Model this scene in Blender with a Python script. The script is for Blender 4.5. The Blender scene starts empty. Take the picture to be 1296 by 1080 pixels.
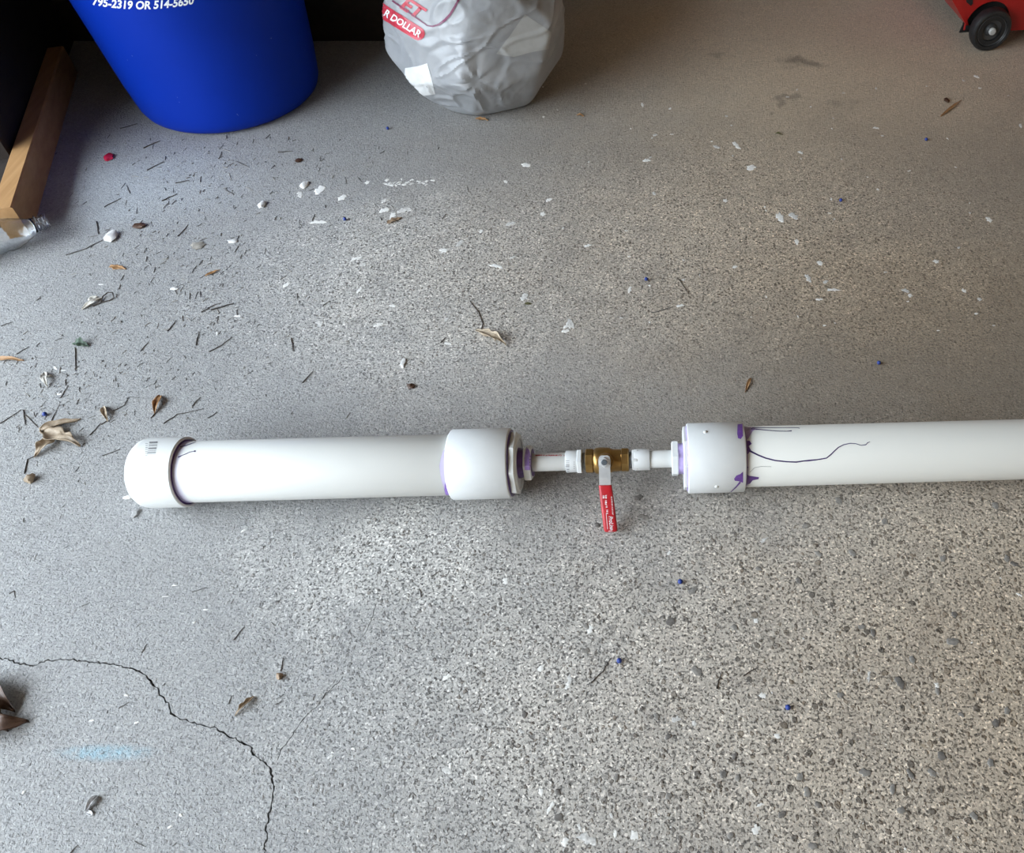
import bpy, bmesh, math, random
from mathutils import Vector, Matrix, noise
from mathutils.bvhtree import BVHTree

sc = bpy.context.scene
COL = sc.collection
R = math.radians

# ------------------------------------------------------------------ camera
F, PX, PY = 1080.0, 855.0, 540.0          # focal length and principal point in photo pixels
TH = R(49.0); H = 1.02                    # pitch below the horizon, height of the lens
cam_d = bpy.data.cameras.new('camera'); cam = bpy.data.objects.new('camera', cam_d); COL.objects.link(cam)
cam_d.sensor_fit = 'HORIZONTAL'; cam_d.sensor_width = 36.0; cam_d.lens = F/1296*36
cam_d.shift_x = (648-PX)/1296; cam_d.shift_y = (PY-540)/1296
cam_d.clip_start = 0.02
cam.location = (0, 0, H); cam.rotation_euler = (math.pi/2-TH, 0, 0)
sc.camera = cam

# ------------------------------------------------------------------ world, exposure
world = bpy.data.worlds.new('overcast_sky'); sc.world = world; world.use_nodes = True
bg = world.node_tree.nodes['Background']
wt = world.node_tree                                       # overcast sky: three times brighter at the zenith than at the horizon
tc = wt.nodes.new('ShaderNodeTexCoord'); sxyz = wt.nodes.new('ShaderNodeSeparateXYZ'); wt.links.new(tc.outputs['Generated'], sxyz.inputs[0])
mr_ = wt.nodes.new('ShaderNodeMapRange'); wt.links.new(sxyz.outputs['Z'], mr_.inputs[0])
for i_, v_ in ((1, 0.0), (2, 1.0), (3, 0.62), (4, 1.86)): mr_.inputs[i_].default_value = v_
wt.links.new(mr_.outputs[0], bg.inputs[1])
bg.inputs[0].default_value = (0.79, 0.90, 1.0, 1)
vs = sc.view_settings
vs.view_transform = 'Standard'; vs.look = 'None'; vs.gamma = 1.0; vs.use_curve_mapping = False
vs.exposure = 3.55

# ------------------------------------------------------------------ helpers
CAM = Vector((0, 0, H))
def ray(px, py):
    f = Vector((0, math.cos(TH), -math.sin(TH))); u = Vector((0, math.sin(TH), math.cos(TH)))
    return (f*F + Vector((1, 0, 0))*(px-PX) + u*(PY-py)).normalized()
def P(px, py, z=0.0):
    d = ray(px, py); return CAM + d*((z-H)/d.z)
def proj(p):
    v = Vector(p)-CAM
    f = Vector((0, math.cos(TH), -math.sin(TH))); u = Vector((0, math.sin(TH), math.cos(TH)))
    d = v.dot(f); return PX+F*v.x/d, PY-F*v.dot(u)/d
def mm(px, py, n=1.0):
    """metres that n photo pixels cover across at this floor point"""
    v = P(px, py)-CAM; f = Vector((0, math.cos(TH), -math.sin(TH)))
    return n*v.dot(f)/F

ORG = {}
def tag(o, label=None, cat=None, group=None, kind=None):
    if label: o['label'] = label
    if cat: o['category'] = cat
    if group: o['group'] = group
    if kind: o['kind'] = kind
    return o
def empty(name, loc, label=None, cat=None, group=None):
    o = bpy.data.objects.new(name, None); COL.objects.link(o); o.location = loc
    o.empty_display_size = 0.05
    ORG[o.name] = Vector(loc); return tag(o, label, cat, group)
def org(o): return ORG.get(o.name, Vector((0, 0, 0)))
def build(name, verts, faces, mat, parent=None, loc=None, smooth=False, sharp=None):
    """verts in world space; loc = origin of a top-level mesh"""
    o0 = org(parent) if parent else (Vector(loc) if loc is not None else Vector((0, 0, 0)))
    me = bpy.data.meshes.new(name)
    me.from_pydata([tuple(Vector(v)-o0) for v in verts], [], faces)
    me.validate(); me.update()
    if mat: me.materials.append(mat)
    if smooth:
        for p in me.polygons: p.use_smooth = True
        if sharp is not None: me.set_sharp_from_angle(angle=R(sharp))
    o = bpy.data.objects.new(name, me); COL.objects.link(o)
    if parent: o.parent = parent
    else: o.location = o0
    ORG[o.name] = o0
    return o
class MB:
    def __init__(s): s.v = []; s.f = []
    def add(s, vs_, fs):
        n = len(s.v); s.v += [Vector(v) for v in vs_]; s.f += [tuple(i+n for i in f) for f in fs]; return s
    def box(s, c, size, rot=None):
        hx, hy, hz = (a/2 for a in size); M = rot or Matrix.Identity(3); c = Vector(c)
        vs_ = [c+M@Vector((x*hx, y*hy, z*hz)) for x in (-1, 1) for y in (-1, 1) for z in (-1, 1)]
        return s.add(vs_, [(0, 1, 3, 2), (4, 6, 7, 5), (0, 4, 5, 1), (2, 3, 7, 6), (0, 2, 6, 4), (1, 5, 7, 3)])
    def rings(s, rings, closed=False, cap0=True, cap1=True):
        n = len(rings[0]); vs_ = [v for r in rings for v in r]; fs = []
        m = len(rings)
        for i in range(m if closed else m-1):
            for j in range(n):
                a, b = i*n+j, i*n+(j+1) % n; c, d = ((i+1) % m)*n+(j+1) % n, ((i+1) % m)*n+j
                fs.append((a, b, c, d))
        if not closed:
            if cap0: fs.append(tuple(range(n-1, -1, -1)))
            if cap1: fs.append(tuple((m-1)*n+j for j in range(n)))
        return s.add(vs_, fs)
    def tube(s, pts, rad, n=6):
        pts = [Vector(p) for p in pts]; rr = rad if isinstance(rad, (list, tuple)) else [rad]*len(pts)
        rings = []
        for i, p in enumerate(pts):
            t = (pts[min(i+1, len(pts)-1)]-pts[max(i-1, 0)]).normalized()
            a = t.cross(Vector((0, 0, 1)))
            a = a.normalized() if a.length > 1e-4 else Vector((1, 0, 0))
            b = t.cross(a)
            rings.append([p+(a*math.cos(q)+b*math.sin(q))*rr[i] for q in (2*math.pi*k/n for k in range(n))])
        return s.rings(rings)
    def obj(s, name, mat, parent=None, **k): return build(name, s.v, s.f, mat, parent, **k)
def frame(axis, upish=Vector((0, 0, 1))):
    x = axis.normalized(); y = upish.cross(x).normalized(); return x, y, x.cross(y)
def lathe(mb, o, axis, prof, n=48, phase=0.0, closed=False, cap0=True, cap1=True, up=Vector((0, 0, 1))):
    """prof: (distance along axis, radius)"""
    x, y, z = frame(Vector(axis), up); o = Vector(o)
    rs = [[o+x*s_+(y*math.cos(a)+z*math.sin(a))*r for a in (phase+2*math.pi*k/n for k in range(n))] for s_, r in prof]
    return mb.rings(rs, closed, cap0, cap1)
def bvh(o):
    mw = org(o); me = o.data
    return BVHTree.FromPolygons([v.co+mw for v in me.vertices], [tuple(p.vertices) for p in me.polygons])
def sub2d(polys, step):
    """polygons in photo pixels -> fine triangle mesh (verts2d, tris)"""
    bm = bmesh.new()
    for pl in polys:
        vs_ = [bm.verts.new((x, y, 0)) for x, y in pl]
        try: bm.faces.new(vs_)
        except ValueError: pass
    bmesh.ops.triangulate(bm, faces=bm.faces[:])
    for _ in range(7):
        es = [e for e in bm.edges if e.calc_length() > step]
        if not es: break
        bmesh.ops.subdivide_edges(bm, edges=es, cuts=1)
        bmesh.ops.triangulate(bm, faces=[f for f in bm.faces if len(f.verts) > 3])
    bm.verts.index_update()
    out = [(v.co.x, v.co.y) for v in bm.verts], [tuple(v.index for v in f.verts) for f in bm.faces]
    bm.free(); return out
def decal(name, polys, tree, mat, parent, off=0.0006, step=3.0, mesh2d=None):
    """thin print or paint lying on a surface"""
    v2, t2 = mesh2d if mesh2d else sub2d(polys, step)
    vs_, ok = [], []
    for x, y in v2:
        d = ray(x, y); hit = tree.ray_cast(CAM, d)
        if hit[0] is None: vs_.append(Vector((0, 0, 0))); ok.append(False)
        else:
            n = hit[1] if hit[1].dot(d) < 0 else -hit[1]
            vs_.append(hit[0]+n*off); ok.append(True)
    fs = [t for t in t2 if all(ok[i] for i in t) and max((vs_[t[0]]-vs_[t[1]]).length, (vs_[t[1]]-vs_[t[2]]).length) < 0.05]
    used = sorted({i for t in fs for i in t}); mp = {i: k for k, i in enumerate(used)}
    return build(name, [vs_[i] for i in used], [tuple(mp[i] for i in t) for t in fs], mat, parent, smooth=True)
def stroke(pts, w):
    """polyline in pixels with widths -> list of quads"""
    n = len(pts); ww = w if isinstance(w, (list, tuple)) else [w]*n
    L, Rr = [], []
    for i in range(n):
        a = pts[max(i-1, 0)]; b = pts[min(i+1, n-1)]
        dx, dy = b[0]-a[0], b[1]-a[1]; l = math.hypot(dx, dy) or 1
        L.append((pts[i][0]-dy/l*ww[i]/2, pts[i][1]+dx/l*ww[i]/2)); Rr.append((pts[i][0]+dy/l*ww[i]/2, pts[i][1]-dx/l*ww[i]/2))
    return [[L[i], L[i+1], Rr[i+1], Rr[i]] for i in range(n-1)]
def text2d(s, size, fn, step=2.0, bold=0.0, shear=0.0):
    """letters as 2-D mesh, fn maps text units (x right, y up) to pixels"""
    cu = bpy.data.curves.new('t', 'FONT'); cu.body = s; cu.size = size; cu.offset = bold; cu.shear = shear
    cu.resolution_u = 3; cu.fill_mode = 'FRONT'
    o = bpy.data.objects.new('t', cu); COL.objects.link(o)
    dg = bpy.context.evaluated_depsgraph_get(); me = bpy.data.meshes.new_from_object(o.evaluated_get(dg))
    bm = bmesh.new(); bm.from_mesh(me)
    bmesh.ops.remove_doubles(bm, verts=bm.verts[:], dist=1e-5)
    bmesh.ops.triangulate(bm, faces=bm.faces[:])
    for _ in range(4):
        es = [e for e in bm.edges if e.calc_length() > step]
        if not es: break
        bmesh.ops.subdivide_edges(bm, edges=es, cuts=1)
        bmesh.ops.triangulate(bm, faces=[f for f in bm.faces if len(f.verts) > 3])
    bm.verts.index_update()
    r = [fn(v.co.x, v.co.y) for v in bm.verts], [tuple(v.index for v in f.verts) for f in bm.faces]
    bm.free(); bpy.data.objects.remove(o); bpy.data.curves.remove(cu); bpy.data.meshes.remove(me)
    return r

# ------------------------------------------------------------------ materials
class NT:
    def __init__(s, name):
        s.m = bpy.data.materials.new(name); s.m.use_nodes = True; s.t = s.m.node_tree; s.b = s.t.nodes['Principled BSDF']
    def n(s, kind, **k):
        nd = s.t.nodes.new(kind)
        for a, b in k.items(): setattr(nd, a, b)
        return nd
    def l(s, a, b): s.t.links.new(a, b)
    def setin(s, sock, v):
        if isinstance(v, bpy.types.NodeSocket): s.l(v, sock)
        else: sock.default_value = v
    def math(s, op, a, b=0.0, clamp=False):
        nd = s.n('ShaderNodeMath', operation=op, use_clamp=clamp); s.setin(nd.inputs[0], a); s.setin(nd.inputs[1], b); return nd.outputs[0]
    def mix(s, f, a, b, blend='MIX'):
        nd = s.n('ShaderNodeMix', data_type='RGBA', blend_type=blend, clamp_factor=True)
        s.setin(nd.inputs[0], f); s.setin(nd.inputs[6], a if not isinstance(a, tuple) else (*a[:3], 1)); s.setin(nd.inputs[7], b if not isinstance(b, tuple) else (*b[:3], 1))
        return nd.outputs[2]
    def ramp(s, f, stops, interp='LINEAR'):
        nd = s.n('ShaderNodeValToRGB'); cr = nd.color_ramp; cr.interpolation = interp
        while len(cr.elements) < len(stops): cr.elements.new(0.5)
        for e, (p, c) in zip(cr.elements, stops):
            e.position = p; e.color = (c, c, c, 1) if isinstance(c, (int, float)) else (*c, 1)
        s.l(f, nd.inputs[0]); return nd.outputs[0]
    def coords(s): return s.n('ShaderNodeTexCoord').outputs['Object']
    def noise(s, co, scale, detail=3.0, rough=0.5, out=0):
        nd = s.n('ShaderNodeTexNoise'); s.l(co, nd.inputs['Vector'])
        nd.inputs['Scale'].default_value = scale; nd.inputs['Detail'].default_value = detail; nd.inputs['Roughness'].default_value = rough
        return nd.outputs[out]
    def voro(s, co, scale, feature='F1', rnd=1.0):
        nd = s.n('ShaderNodeTexVoronoi', feature=feature); s.l(co, nd.inputs['Vector'])
        nd.inputs['Scale'].default_value = scale; nd.inputs['Randomness'].default_value = rnd; return nd
    def bump(s, h, strength, dist):
        nd = s.n('ShaderNodeBump'); nd.inputs['Strength'].default_value = strength; nd.inputs['Distance'].default_value = dist
        s.l(h, nd.inputs['Height']); s.l(nd.outputs[0], s.b.inputs['Normal']); return nd
    def set(s, **k):
        for a, v in k.items(): s.setin(s.b.inputs[a.replace('_', ' ')], v if not isinstance(v, tuple) else (*v[:3], 1))
        return s
def simple(name, col, rough=0.5, var=0.12, scale=60, bump=0.0, **k):
    """procedural material: colour with a fine mottle"""
    t = NT(name); co = t.coords(); nz = t.noise(co, scale, 4)
    dark = tuple(c*(1-var) for c in col); light = tuple(min(1, c*(1+var)) for c in col)
    t.l(t.ramp(nz, [(0.3, dark), (0.7, light)]), t.b.inputs['Base Color'])
    t.set(Roughness=rough, **k)
    if bump: t.bump(nz, bump, 0.002)
    return t.m

M = {}
M['pvc'] = simple('white_pvc', (0.72, 0.73, 0.715), 0.38, 0.02, 25)
M['pvc_soft'] = simple('white_pvc_matte', (0.70, 0.715, 0.715), 0.45, 0.02, 40)
M['pvc_cream'] = simple('cream_white_pvc', (0.80, 0.79, 0.74), 0.38, 0.025, 12)
M['cap_edge'] = simple('cap_rim_pvc', (0.62, 0.58, 0.56), 0.5, 0.06, 80)
M['purple'] = simple('purple_primer', (0.10, 0.045, 0.19), 0.3, 0.35, 120)
M['purple_lt'] = simple('thin_purple_primer', (0.42, 0.34, 0.62), 0.35, 0.25, 90)
M['primer_line'] = simple('dried_primer_line', (0.055, 0.03, 0.12), 0.4, 0.3, 150)
M['ink'] = simple('black_ink', (0.02, 0.02, 0.022), 0.6, 0.2, 200)
M['ink_grey'] = simple('grey_ink', (0.22, 0.22, 0.23), 0.6, 0.3, 200)
M['red_ink'] = simple('red_ink', (0.42, 0.03, 0.04), 0.5, 0.2, 200)
M['white_ink'] = simple('white_ink', (0.85, 0.88, 0.9), 0.5, 0.05, 100)
M['brass'] = simple('brass', (0.36, 0.22, 0.075), 0.34, 0.22, 70, Metallic=0.85)
M['thread'] = simple('thread_tape', (0.34, 0.36, 0.38), 0.45, 0.25, 120)
M['steel'] = simple('zinc_steel', (0.72, 0.74, 0.76), 0.33, 0.06, 90, Metallic=0.6)
M['steel_dark'] = simple('stem_steel', (0.16, 0.19, 0.22), 0.35, 0.2, 90, Metallic=0.7)
M['grip'] = simple('red_vinyl', (0.44, 0.012, 0.02), 0.36, 0.15, 60)
def bin_mat():
    t = NT('blue_plastic'); co = t.coords()
    n1 = t.noise(co, 6, 3); n2 = t.voro(co, 70); n3 = t.noise(co, 40, 3)
    c = t.ramp(n1, [(0.3, (0.0008, 0.023, 0.29)), (0.7, (0.001, 0.026, 0.325))])
    spec = t.math('MULTIPLY', t.math('LESS_THAN', n2.outputs['Distance'], 0.10), t.math('GREATER_THAN', n3, 0.62))
    c = t.mix(t.math('MULTIPLY', spec, 0.35), c, (0.25, 0.32, 0.6))
    t.l(c, t.b.inputs['Base Color']); t.set(Roughness=0.5); t.b.inputs['Specular IOR Level'].default_value = 0.14; t.bump(t.noise(co, 220, 2), 0.06, 0.001); return t.m
M['bin'] = bin_mat()
def film_mat():
    t = NT('white_plastic_film'); co = t.coords()
    n1 = t.noise(co, 9, 4, 0.6)
    t.l(t.ramp(n1, [(0.3, (0.28, 0.29, 0.305)), (0.7, (0.39, 0.395, 0.405))]), t.b.inputs['Base Color'])
    t.set(Roughness=0.33); t.b.inputs['Specular IOR Level'].default_value = 0.45; t.b.inputs['Subsurface Weight'].default_value = 0.4
    t.b.inputs['Subsurface Radius'].default_value = (0.02, 0.02, 0.02); t.b.inputs['Subsurface Scale'].default_value = 0.6
    w = t.noise(co, 45, 3, 0.5); t.bump(w, 0.10, 0.006); return t.m
M['film'] = film_mat()
M['bag_red'] = simple('bag_red_print', (0.50, 0.035, 0.06), 0.4, 0.2, 60)
M['bag_maroon'] = simple('bag_maroon_print', (0.16, 0.02, 0.07), 0.4, 0.2, 60)
def wood_mat(name, a, b, rough=0.6, axis=(0, 0, 0)):
    t = NT(name); mp = t.n('ShaderNodeMapping'); t.l(t.coords(), mp.inputs[0]); mp.inputs['Rotation'].default_value = axis
    mp.inputs['Scale'].default_value = (18, 1.2, 18); nz = t.noise(mp.outputs[0], 4, 5, 0.6)
    t.l(t.ramp(nz, [(0.3, a), (0.7, b)]), t.b.inputs['Base Color']); t.set(Roughness=rough); t.bump(nz, 0.15, 0.003); return t.m
M['rubber'] = simple('black_rubber', (0.012, 0.012, 0.013), 0.5, 0.3, 120)
M['cart_red'] = simple('red_enamel', (0.36, 0.012, 0.01), 0.34, 0.12, 20)
M['rim_grey'] = simple('grey_wheel_rim', (0.05, 0.05, 0.05), 0.45, 0.2, 60)
M['hub'] = simple('grey_hub_cap', (0.42, 0.42, 0.41), 0.4, 0.1, 60)
M['blue_bead'] = simple('blue_bead_plastic', (0.018, 0.045, 0.24), 0.35, 0.1, 300)
M['paint'] = simple('white_paint', (0.80, 0.785, 0.75), 0.6, 0.12, 260, bump=0.2)
M['paint_worn'] = simple('worn_white_paint', (0.60, 0.585, 0.56), 0.7, 0.3, 300, bump=0.2)
M['pebble_dark'] = simple('dark_grey_stone', (0.15, 0.138, 0.126), 0.6, 0.3, 300)
M['pebble_mid'] = simple('mid_grey_stone', (0.24, 0.225, 0.205), 0.6, 0.25, 300)
M['dirt'] = simple('crack_dirt', (0.07, 0.062, 0.055), 0.95, 0.35, 200)

# ------------------------------------------------------------------ the place: floor with cracks
def jag(pts, step, amp, seed):
    rnd = random.Random(seed); out = []
    for (x0, y0), (x1, y1) in zip(pts, pts[1:]):
        n = max(1, int(math.hypot(x1-x0, y1-y0)/step))
        for k in range(n):
            f = k/n; out.append((x0+(x1-x0)*f+(rnd.uniform(-amp, amp) if k else 0), y0+(y1-y0)*f+(rnd.uniform(-amp, amp) if k else 0)))
    out.append(pts[-1]); return out
crack_main = [(-140, 812), (-60, 826), (0, 833), (23, 839), (42, 843), (57, 837), (72, 836), (91, 835), (104, 837), (120, 839), (140, 841), (159, 845), (175, 849),
              (186, 857), (192, 865), (201, 875), (208, 884), (214, 894), (216, 903), (228, 911), (247, 915), (262, 920), (271, 920), (285, 929),
              (300, 937), (317, 945), (321, 956), (336, 966), (343, 974), (346, 993), (345, 1012), (342, 1027), (337, 1044), (338, 1057), (335, 1072), (336, 1085), (330, 1130), (338, 1180), (334, 1230)]
crack_branch = [(349, 966), (355, 950), (369, 933), (380, 915), (387, 907), (402, 893), (411, 879), (428, 865), (440, 850)]
crack_branch2 = [(456, 815), (463, 800), (470, 785), (476, 765), (483, 750)]
def crack_loop(pts, w0, w1, seed, step=4.0, amp=0.9):
    """closed outline on the floor, widths in metres"""
    rnd = random.Random(seed); pl = [P(x, y) for x, y in jag(pts, step, amp, seed)]; n = len(pl); L, Rr = [], []
    for i, p in enumerate(pl):
        t = (pl[min(i+1, n-1)]-pl[max(i-1, 0)]).normalized(); nn = Vector((-t.y, t.x, 0))
        e = min(1, i/3.0, (n-1-i)/3.0); w = rnd.uniform(w0, w1)*max(e, 0.12)/2
        L.append(p+nn*w); Rr.append(p-nn*w*rnd.uniform(0.7, 1.3))
    return L+Rr[::-1]
holes = [crack_loop(crack_main, 0.0008, 0.0028, 3, 3.2, 1.7), crack_loop(crack_branch, 0.0005, 0.0013, 5), crack_loop(crack_branch2, 0.0004, 0.0010, 6)]

def floor_mat():
    t = NT('garage_concrete'); co = t.coords()
    def ell(px, py, rx, ry, soft=0.5):
        """soft round patch on the floor: centre and radii given at a photo pixel"""
        c = P(px, py); a = (P(px+rx, py)-P(px-rx, py)).length/2; b = (P(px, py-ry)-P(px, py+ry)).length/2
        mp = t.n('ShaderNodeMapping'); mp.vector_type = 'POINT'
        t.l(warp, mp.inputs[0]); mp.inputs['Location'].default_value = (-c.x/a, -c.y/b, 0); mp.inputs['Scale'].default_value = (1/a, 1/b, 0)
        ln = t.n('ShaderNodeVectorMath', operation='LENGTH'); t.l(mp.outputs[0], ln.inputs[0])
        mr = t.n('ShaderNodeMapRange', interpolation_type='SMOOTHSTEP'); t.l(ln.outputs['Value'], mr.inputs[0])
        mr.inputs[1].default_value = 1.0; mr.inputs[2].default_value = max(0.0, 1-soft); mr.inputs[3].default_value = 0; mr.inputs[4].default_value = 1
        return mr.outputs[0]
    wn = t.noise(co, 9, 3, 0.55, out=1)
    sub = t.n('ShaderNodeVectorMath', operation='SUBTRACT'); t.l(wn, sub.inputs[0]); sub.inputs[1].default_value = (0.5, 0.5, 0.5)
    scl = t.n('ShaderNodeVectorMath', operation='SCALE'); t.l(sub.outputs[0], scl.inputs[0]); scl.inputs['Scale'].default_value = 0.22
    add = t.n('ShaderNodeVectorMath', operation='ADD'); t.l(co, add.inputs[0]); t.l(scl.outputs[0], add.inputs[1]); warp = add.outputs[0]
    # where the cement skin has worn away
    rough = None
    for a in [(560, 350, 380, 170, 0.9), (930, 310, 520, 190, 0.9), (900, 860, 640, 340, 0.7), (520, 730, 330, 130, 0.9), (1250, 880, 560, 480, 0.6)]:
        e = ell(*a); rough = e if rough is None else t.math('MAXIMUM', rough, e)
    for a in [(250, 790, 150, 80, 0.9), (1080, 475, 480, 70, 0.9)]:
        rough = t.math('MULTIPLY', rough, t.math('SUBTRACT', 1.0, t.math('MULTIPLY', ell(*a), 0.75)))
    rough = t.math('MULTIPLY', rough, t.ramp(t.noise(co, 14, 3), [(0.25, 0.55), (0.6, 1.0)]))
    rough = t.math('ADD', t.math('MULTIPLY', rough, 0.82), 0.22, True)
    # grains
    wob = t.n('ShaderNodeVectorMath', operation='ADD'); s2 = t.n('ShaderNodeVectorMath', operation='SCALE'); t.l(t.noise(co, 160, 2, 0.5, out=1), s2.inputs[0]); s2.inputs['Scale'].default_value = 0.006
    t.l(co, wob.inputs[0]); t.l(s2.outputs[0], wob.inputs[1]); wc = wob.outputs[0]
    g1 = t.voro(wc, 400); g2 = t.voro(wc, 150); g3 = t.voro(wc, 75)
    def rnd(v):
        sp = t.n('ShaderNodeSeparateColor'); t.l(v.outputs['Color'], sp.inputs[0]); return sp.outputs
    r1, r2, r3 = rnd(g1), rnd(g2), rnd(g3)
    big = t.noise(co, 1.7, 4, 0.6)
    mid = t.noise(co, 22, 4, 0.6)
    smooth = t.mix(t.ramp(big, [(0.35, 0.0), (0.65, 1.0)]), (0.25, 0.252, 0.256), (0.285, 0.287, 0.291))
    smooth = t.mix(t.math('MULTIPLY', t.ramp(mid, [(0.35, 0.0), (0.75, 1.0)]), 0.5), smooth, (0.225, 0.223, 0.22))
    fine = t.ramp(r1[0], [(0.0, 0.26), (0.10, 0.50), (0.24, 0.92), (0.6, 1.05), (0.84, 1.2), (0.94, 1.5), (1.0, 2.0)])
    fine_s = t.ramp(t.noise(co, 420, 2), [(0.25, 0.70), (0.42, 0.98), (0.6, 1.03), (0.8, 1.3)])
    col_s = t.mix(1.0, smooth, fine_s, 'MULTIPLY')
    mat_r = t.mix(t.ramp(big, [(0.35, 0.0), (0.65, 1.0)]), (0.52, 0.505, 0.485), (0.58, 0.565, 0.54))
    col_r = t.mix(1.0, mat_r, fine, 'MULTIPLY')
    # small stones showing at the surface
    st2 = t.math('MULTIPLY', t.math('LESS_THAN', r2[0], 0.20), t.ramp(g2.outputs['Distance'], [(0.30, 1.0), (0.46, 0.0)]))
    scol = t.ramp(r2[1], [(0.0, (0.10, 0.092, 0.085)), (0.35, (0.19, 0.175, 0.16)), (0.7, (0.30, 0.265, 0.23)), (1.0, (0.60, 0.57, 0.53))])
    col_r = t.mix(t.math('MULTIPLY', st2, 0.85), col_r, scol)
    peb = ell(1130, 900, 520, 420, 0.6)
    st3 = t.math('MULTIPLY', t.math('MULTIPLY', t.math('LESS_THAN', r3[0], 0.16), t.ramp(g3.outputs['Distance'], [(0.28, 1.0), (0.36, 0.0)])), peb)
    scol3 = t.ramp(r3[1], [(0.0, (0.10, 0.097, 0.095)), (0.5, (0.17, 0.16, 0.15)), (0.8, (0.26, 0.23, 0.19)), (1.0, (0.40, 0.38, 0.35))])
    col_r = t.mix(t.math('MULTIPLY', st3, 0.85), col_r, scol3)
    pit = t.ramp(t.noise(co, 260, 2, 0.6), [(0.34, 1.0), (0.43, 0.0)])
    col_r = t.mix(t.math('MULTIPLY', pit, 0.75), col_r, (0.075, 0.07, 0.065))
    wht = t.math('MULTIPLY', t.math('GREATER_THAN', r2[2], 0.975), t.ramp(g2.outputs['Distance'], [(0.18, 1.0), (0.28, 0.0)]))
    col = t.mix(rough, col_s, col_r)
    col = t.mix(t.math('MULTIPLY', wht, 0.8), col, (0.62, 0.61, 0.59))
    # warm old dirt over the inner side of the slab, stains, painted-in light patches
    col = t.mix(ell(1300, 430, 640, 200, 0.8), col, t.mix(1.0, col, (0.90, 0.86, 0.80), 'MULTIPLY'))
    col = t.mix(ell(1030, 40, 500, 170, 0.8), col, t.mix(1.0, col, (1.8, 1.72, 1.6), 'MULTIPLY'))  # light painted into the colour at the dim far end
    col = t.mix(ell(600, 470, 420, 110, 0.9), col, t.mix(1.0, col, (1.15, 1.15, 1.15), 'MULTIPLY'))  # mild painted-in light on the floor behind the left pipe
    col = t.mix(ell(150, 235, 210, 75, 0.9), col, t.mix(1.0, col, (1.15, 1.21, 1.27), 'MULTIPLY'))  # bluish light painted into the colour in front of the bin
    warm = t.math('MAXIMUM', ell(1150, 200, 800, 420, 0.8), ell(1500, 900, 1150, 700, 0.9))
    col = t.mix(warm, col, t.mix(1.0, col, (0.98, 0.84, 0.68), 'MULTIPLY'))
    for (a, f, c) in [((1015, 76, 34, 9, 0.9), 0.55, (0.10, 0.085, 0.07)), ((995, 122, 14, 6, 0.9), 0.45, (0.11, 0.095, 0.08)), ((968, 132, 10, 6, 0.9), 0.4, (0.11, 0.095, 0.08)),
                      ((910, 75, 22, 5, 0.9), 0.35, (0.12, 0.10, 0.085)), ((1070, 130, 26, 10, 1.0), 0.3, (0.13, 0.11, 0.09)), ((1135, 920, 20, 9, 0.9), 0.5, (0.30, 0.22, 0.12)),
                      ((1190, 790, 30, 14, 1.0), 0.35, (0.25, 0.19, 0.14)), ((80, 265, 30, 8, 1.0), 0.4, (0.12, 0.11, 0.11))]:
        col = t.mix(t.math('MULTIPLY', ell(*a), f), col, c)
    def straight(px, py, rx, ry):
        nonlocal warp
        keep = warp; warp = co; e = ell(px, py, rx, ry, 0.8); warp = keep; return e
    ch = t.math('MULTIPLY', straight(133, 953, 80, 13), t.ramp(t.noise(co, 120, 3), [(0.3, 0.2), (0.6, 1.0)]))
    col = t.mix(t.math('MULTIPLY', ch, 0.6), col, (0.26, 0.47, 0.58))
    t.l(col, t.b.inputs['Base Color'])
    t.set(Roughness=0.62); t.b.inputs['Specular IOR Level'].default_value = 0.4
    h = t.math('MULTIPLY', rough, t.math('ADD', t.math('SUBTRACT', t.math('MULTIPLY', r1[1], 0.5), t.math('MULTIPLY', pit, 0.8)), t.math('ADD', t.math('MULTIPLY', st2, 0.5), t.math('MULTIPLY', st3, 0.6))))
    h = t.math('ADD', h, t.math('MULTIPLY', t.noise(co, 300, 3, 0.6), 0.35))
    t.bump(h, 0.9, 0.0036)
    return t.m
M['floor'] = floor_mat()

# line of the open doorway: along the timber lying at the left
TH_T = 0.066
T0, T1 = P(14.8, 262, TH_T), P(37.0, 192.6, TH_T)
DIR = (T1-T0); DIR.z = 0; DIR.normalize(); NRM = Vector((DIR.y, -DIR.x, 0))      # NRM points into the garage
def dl(s, off, z=0.0): return Vector((T0.x, T0.y, 0))+DIR*s+NRM*off+Vector((0, 0, z))

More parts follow.
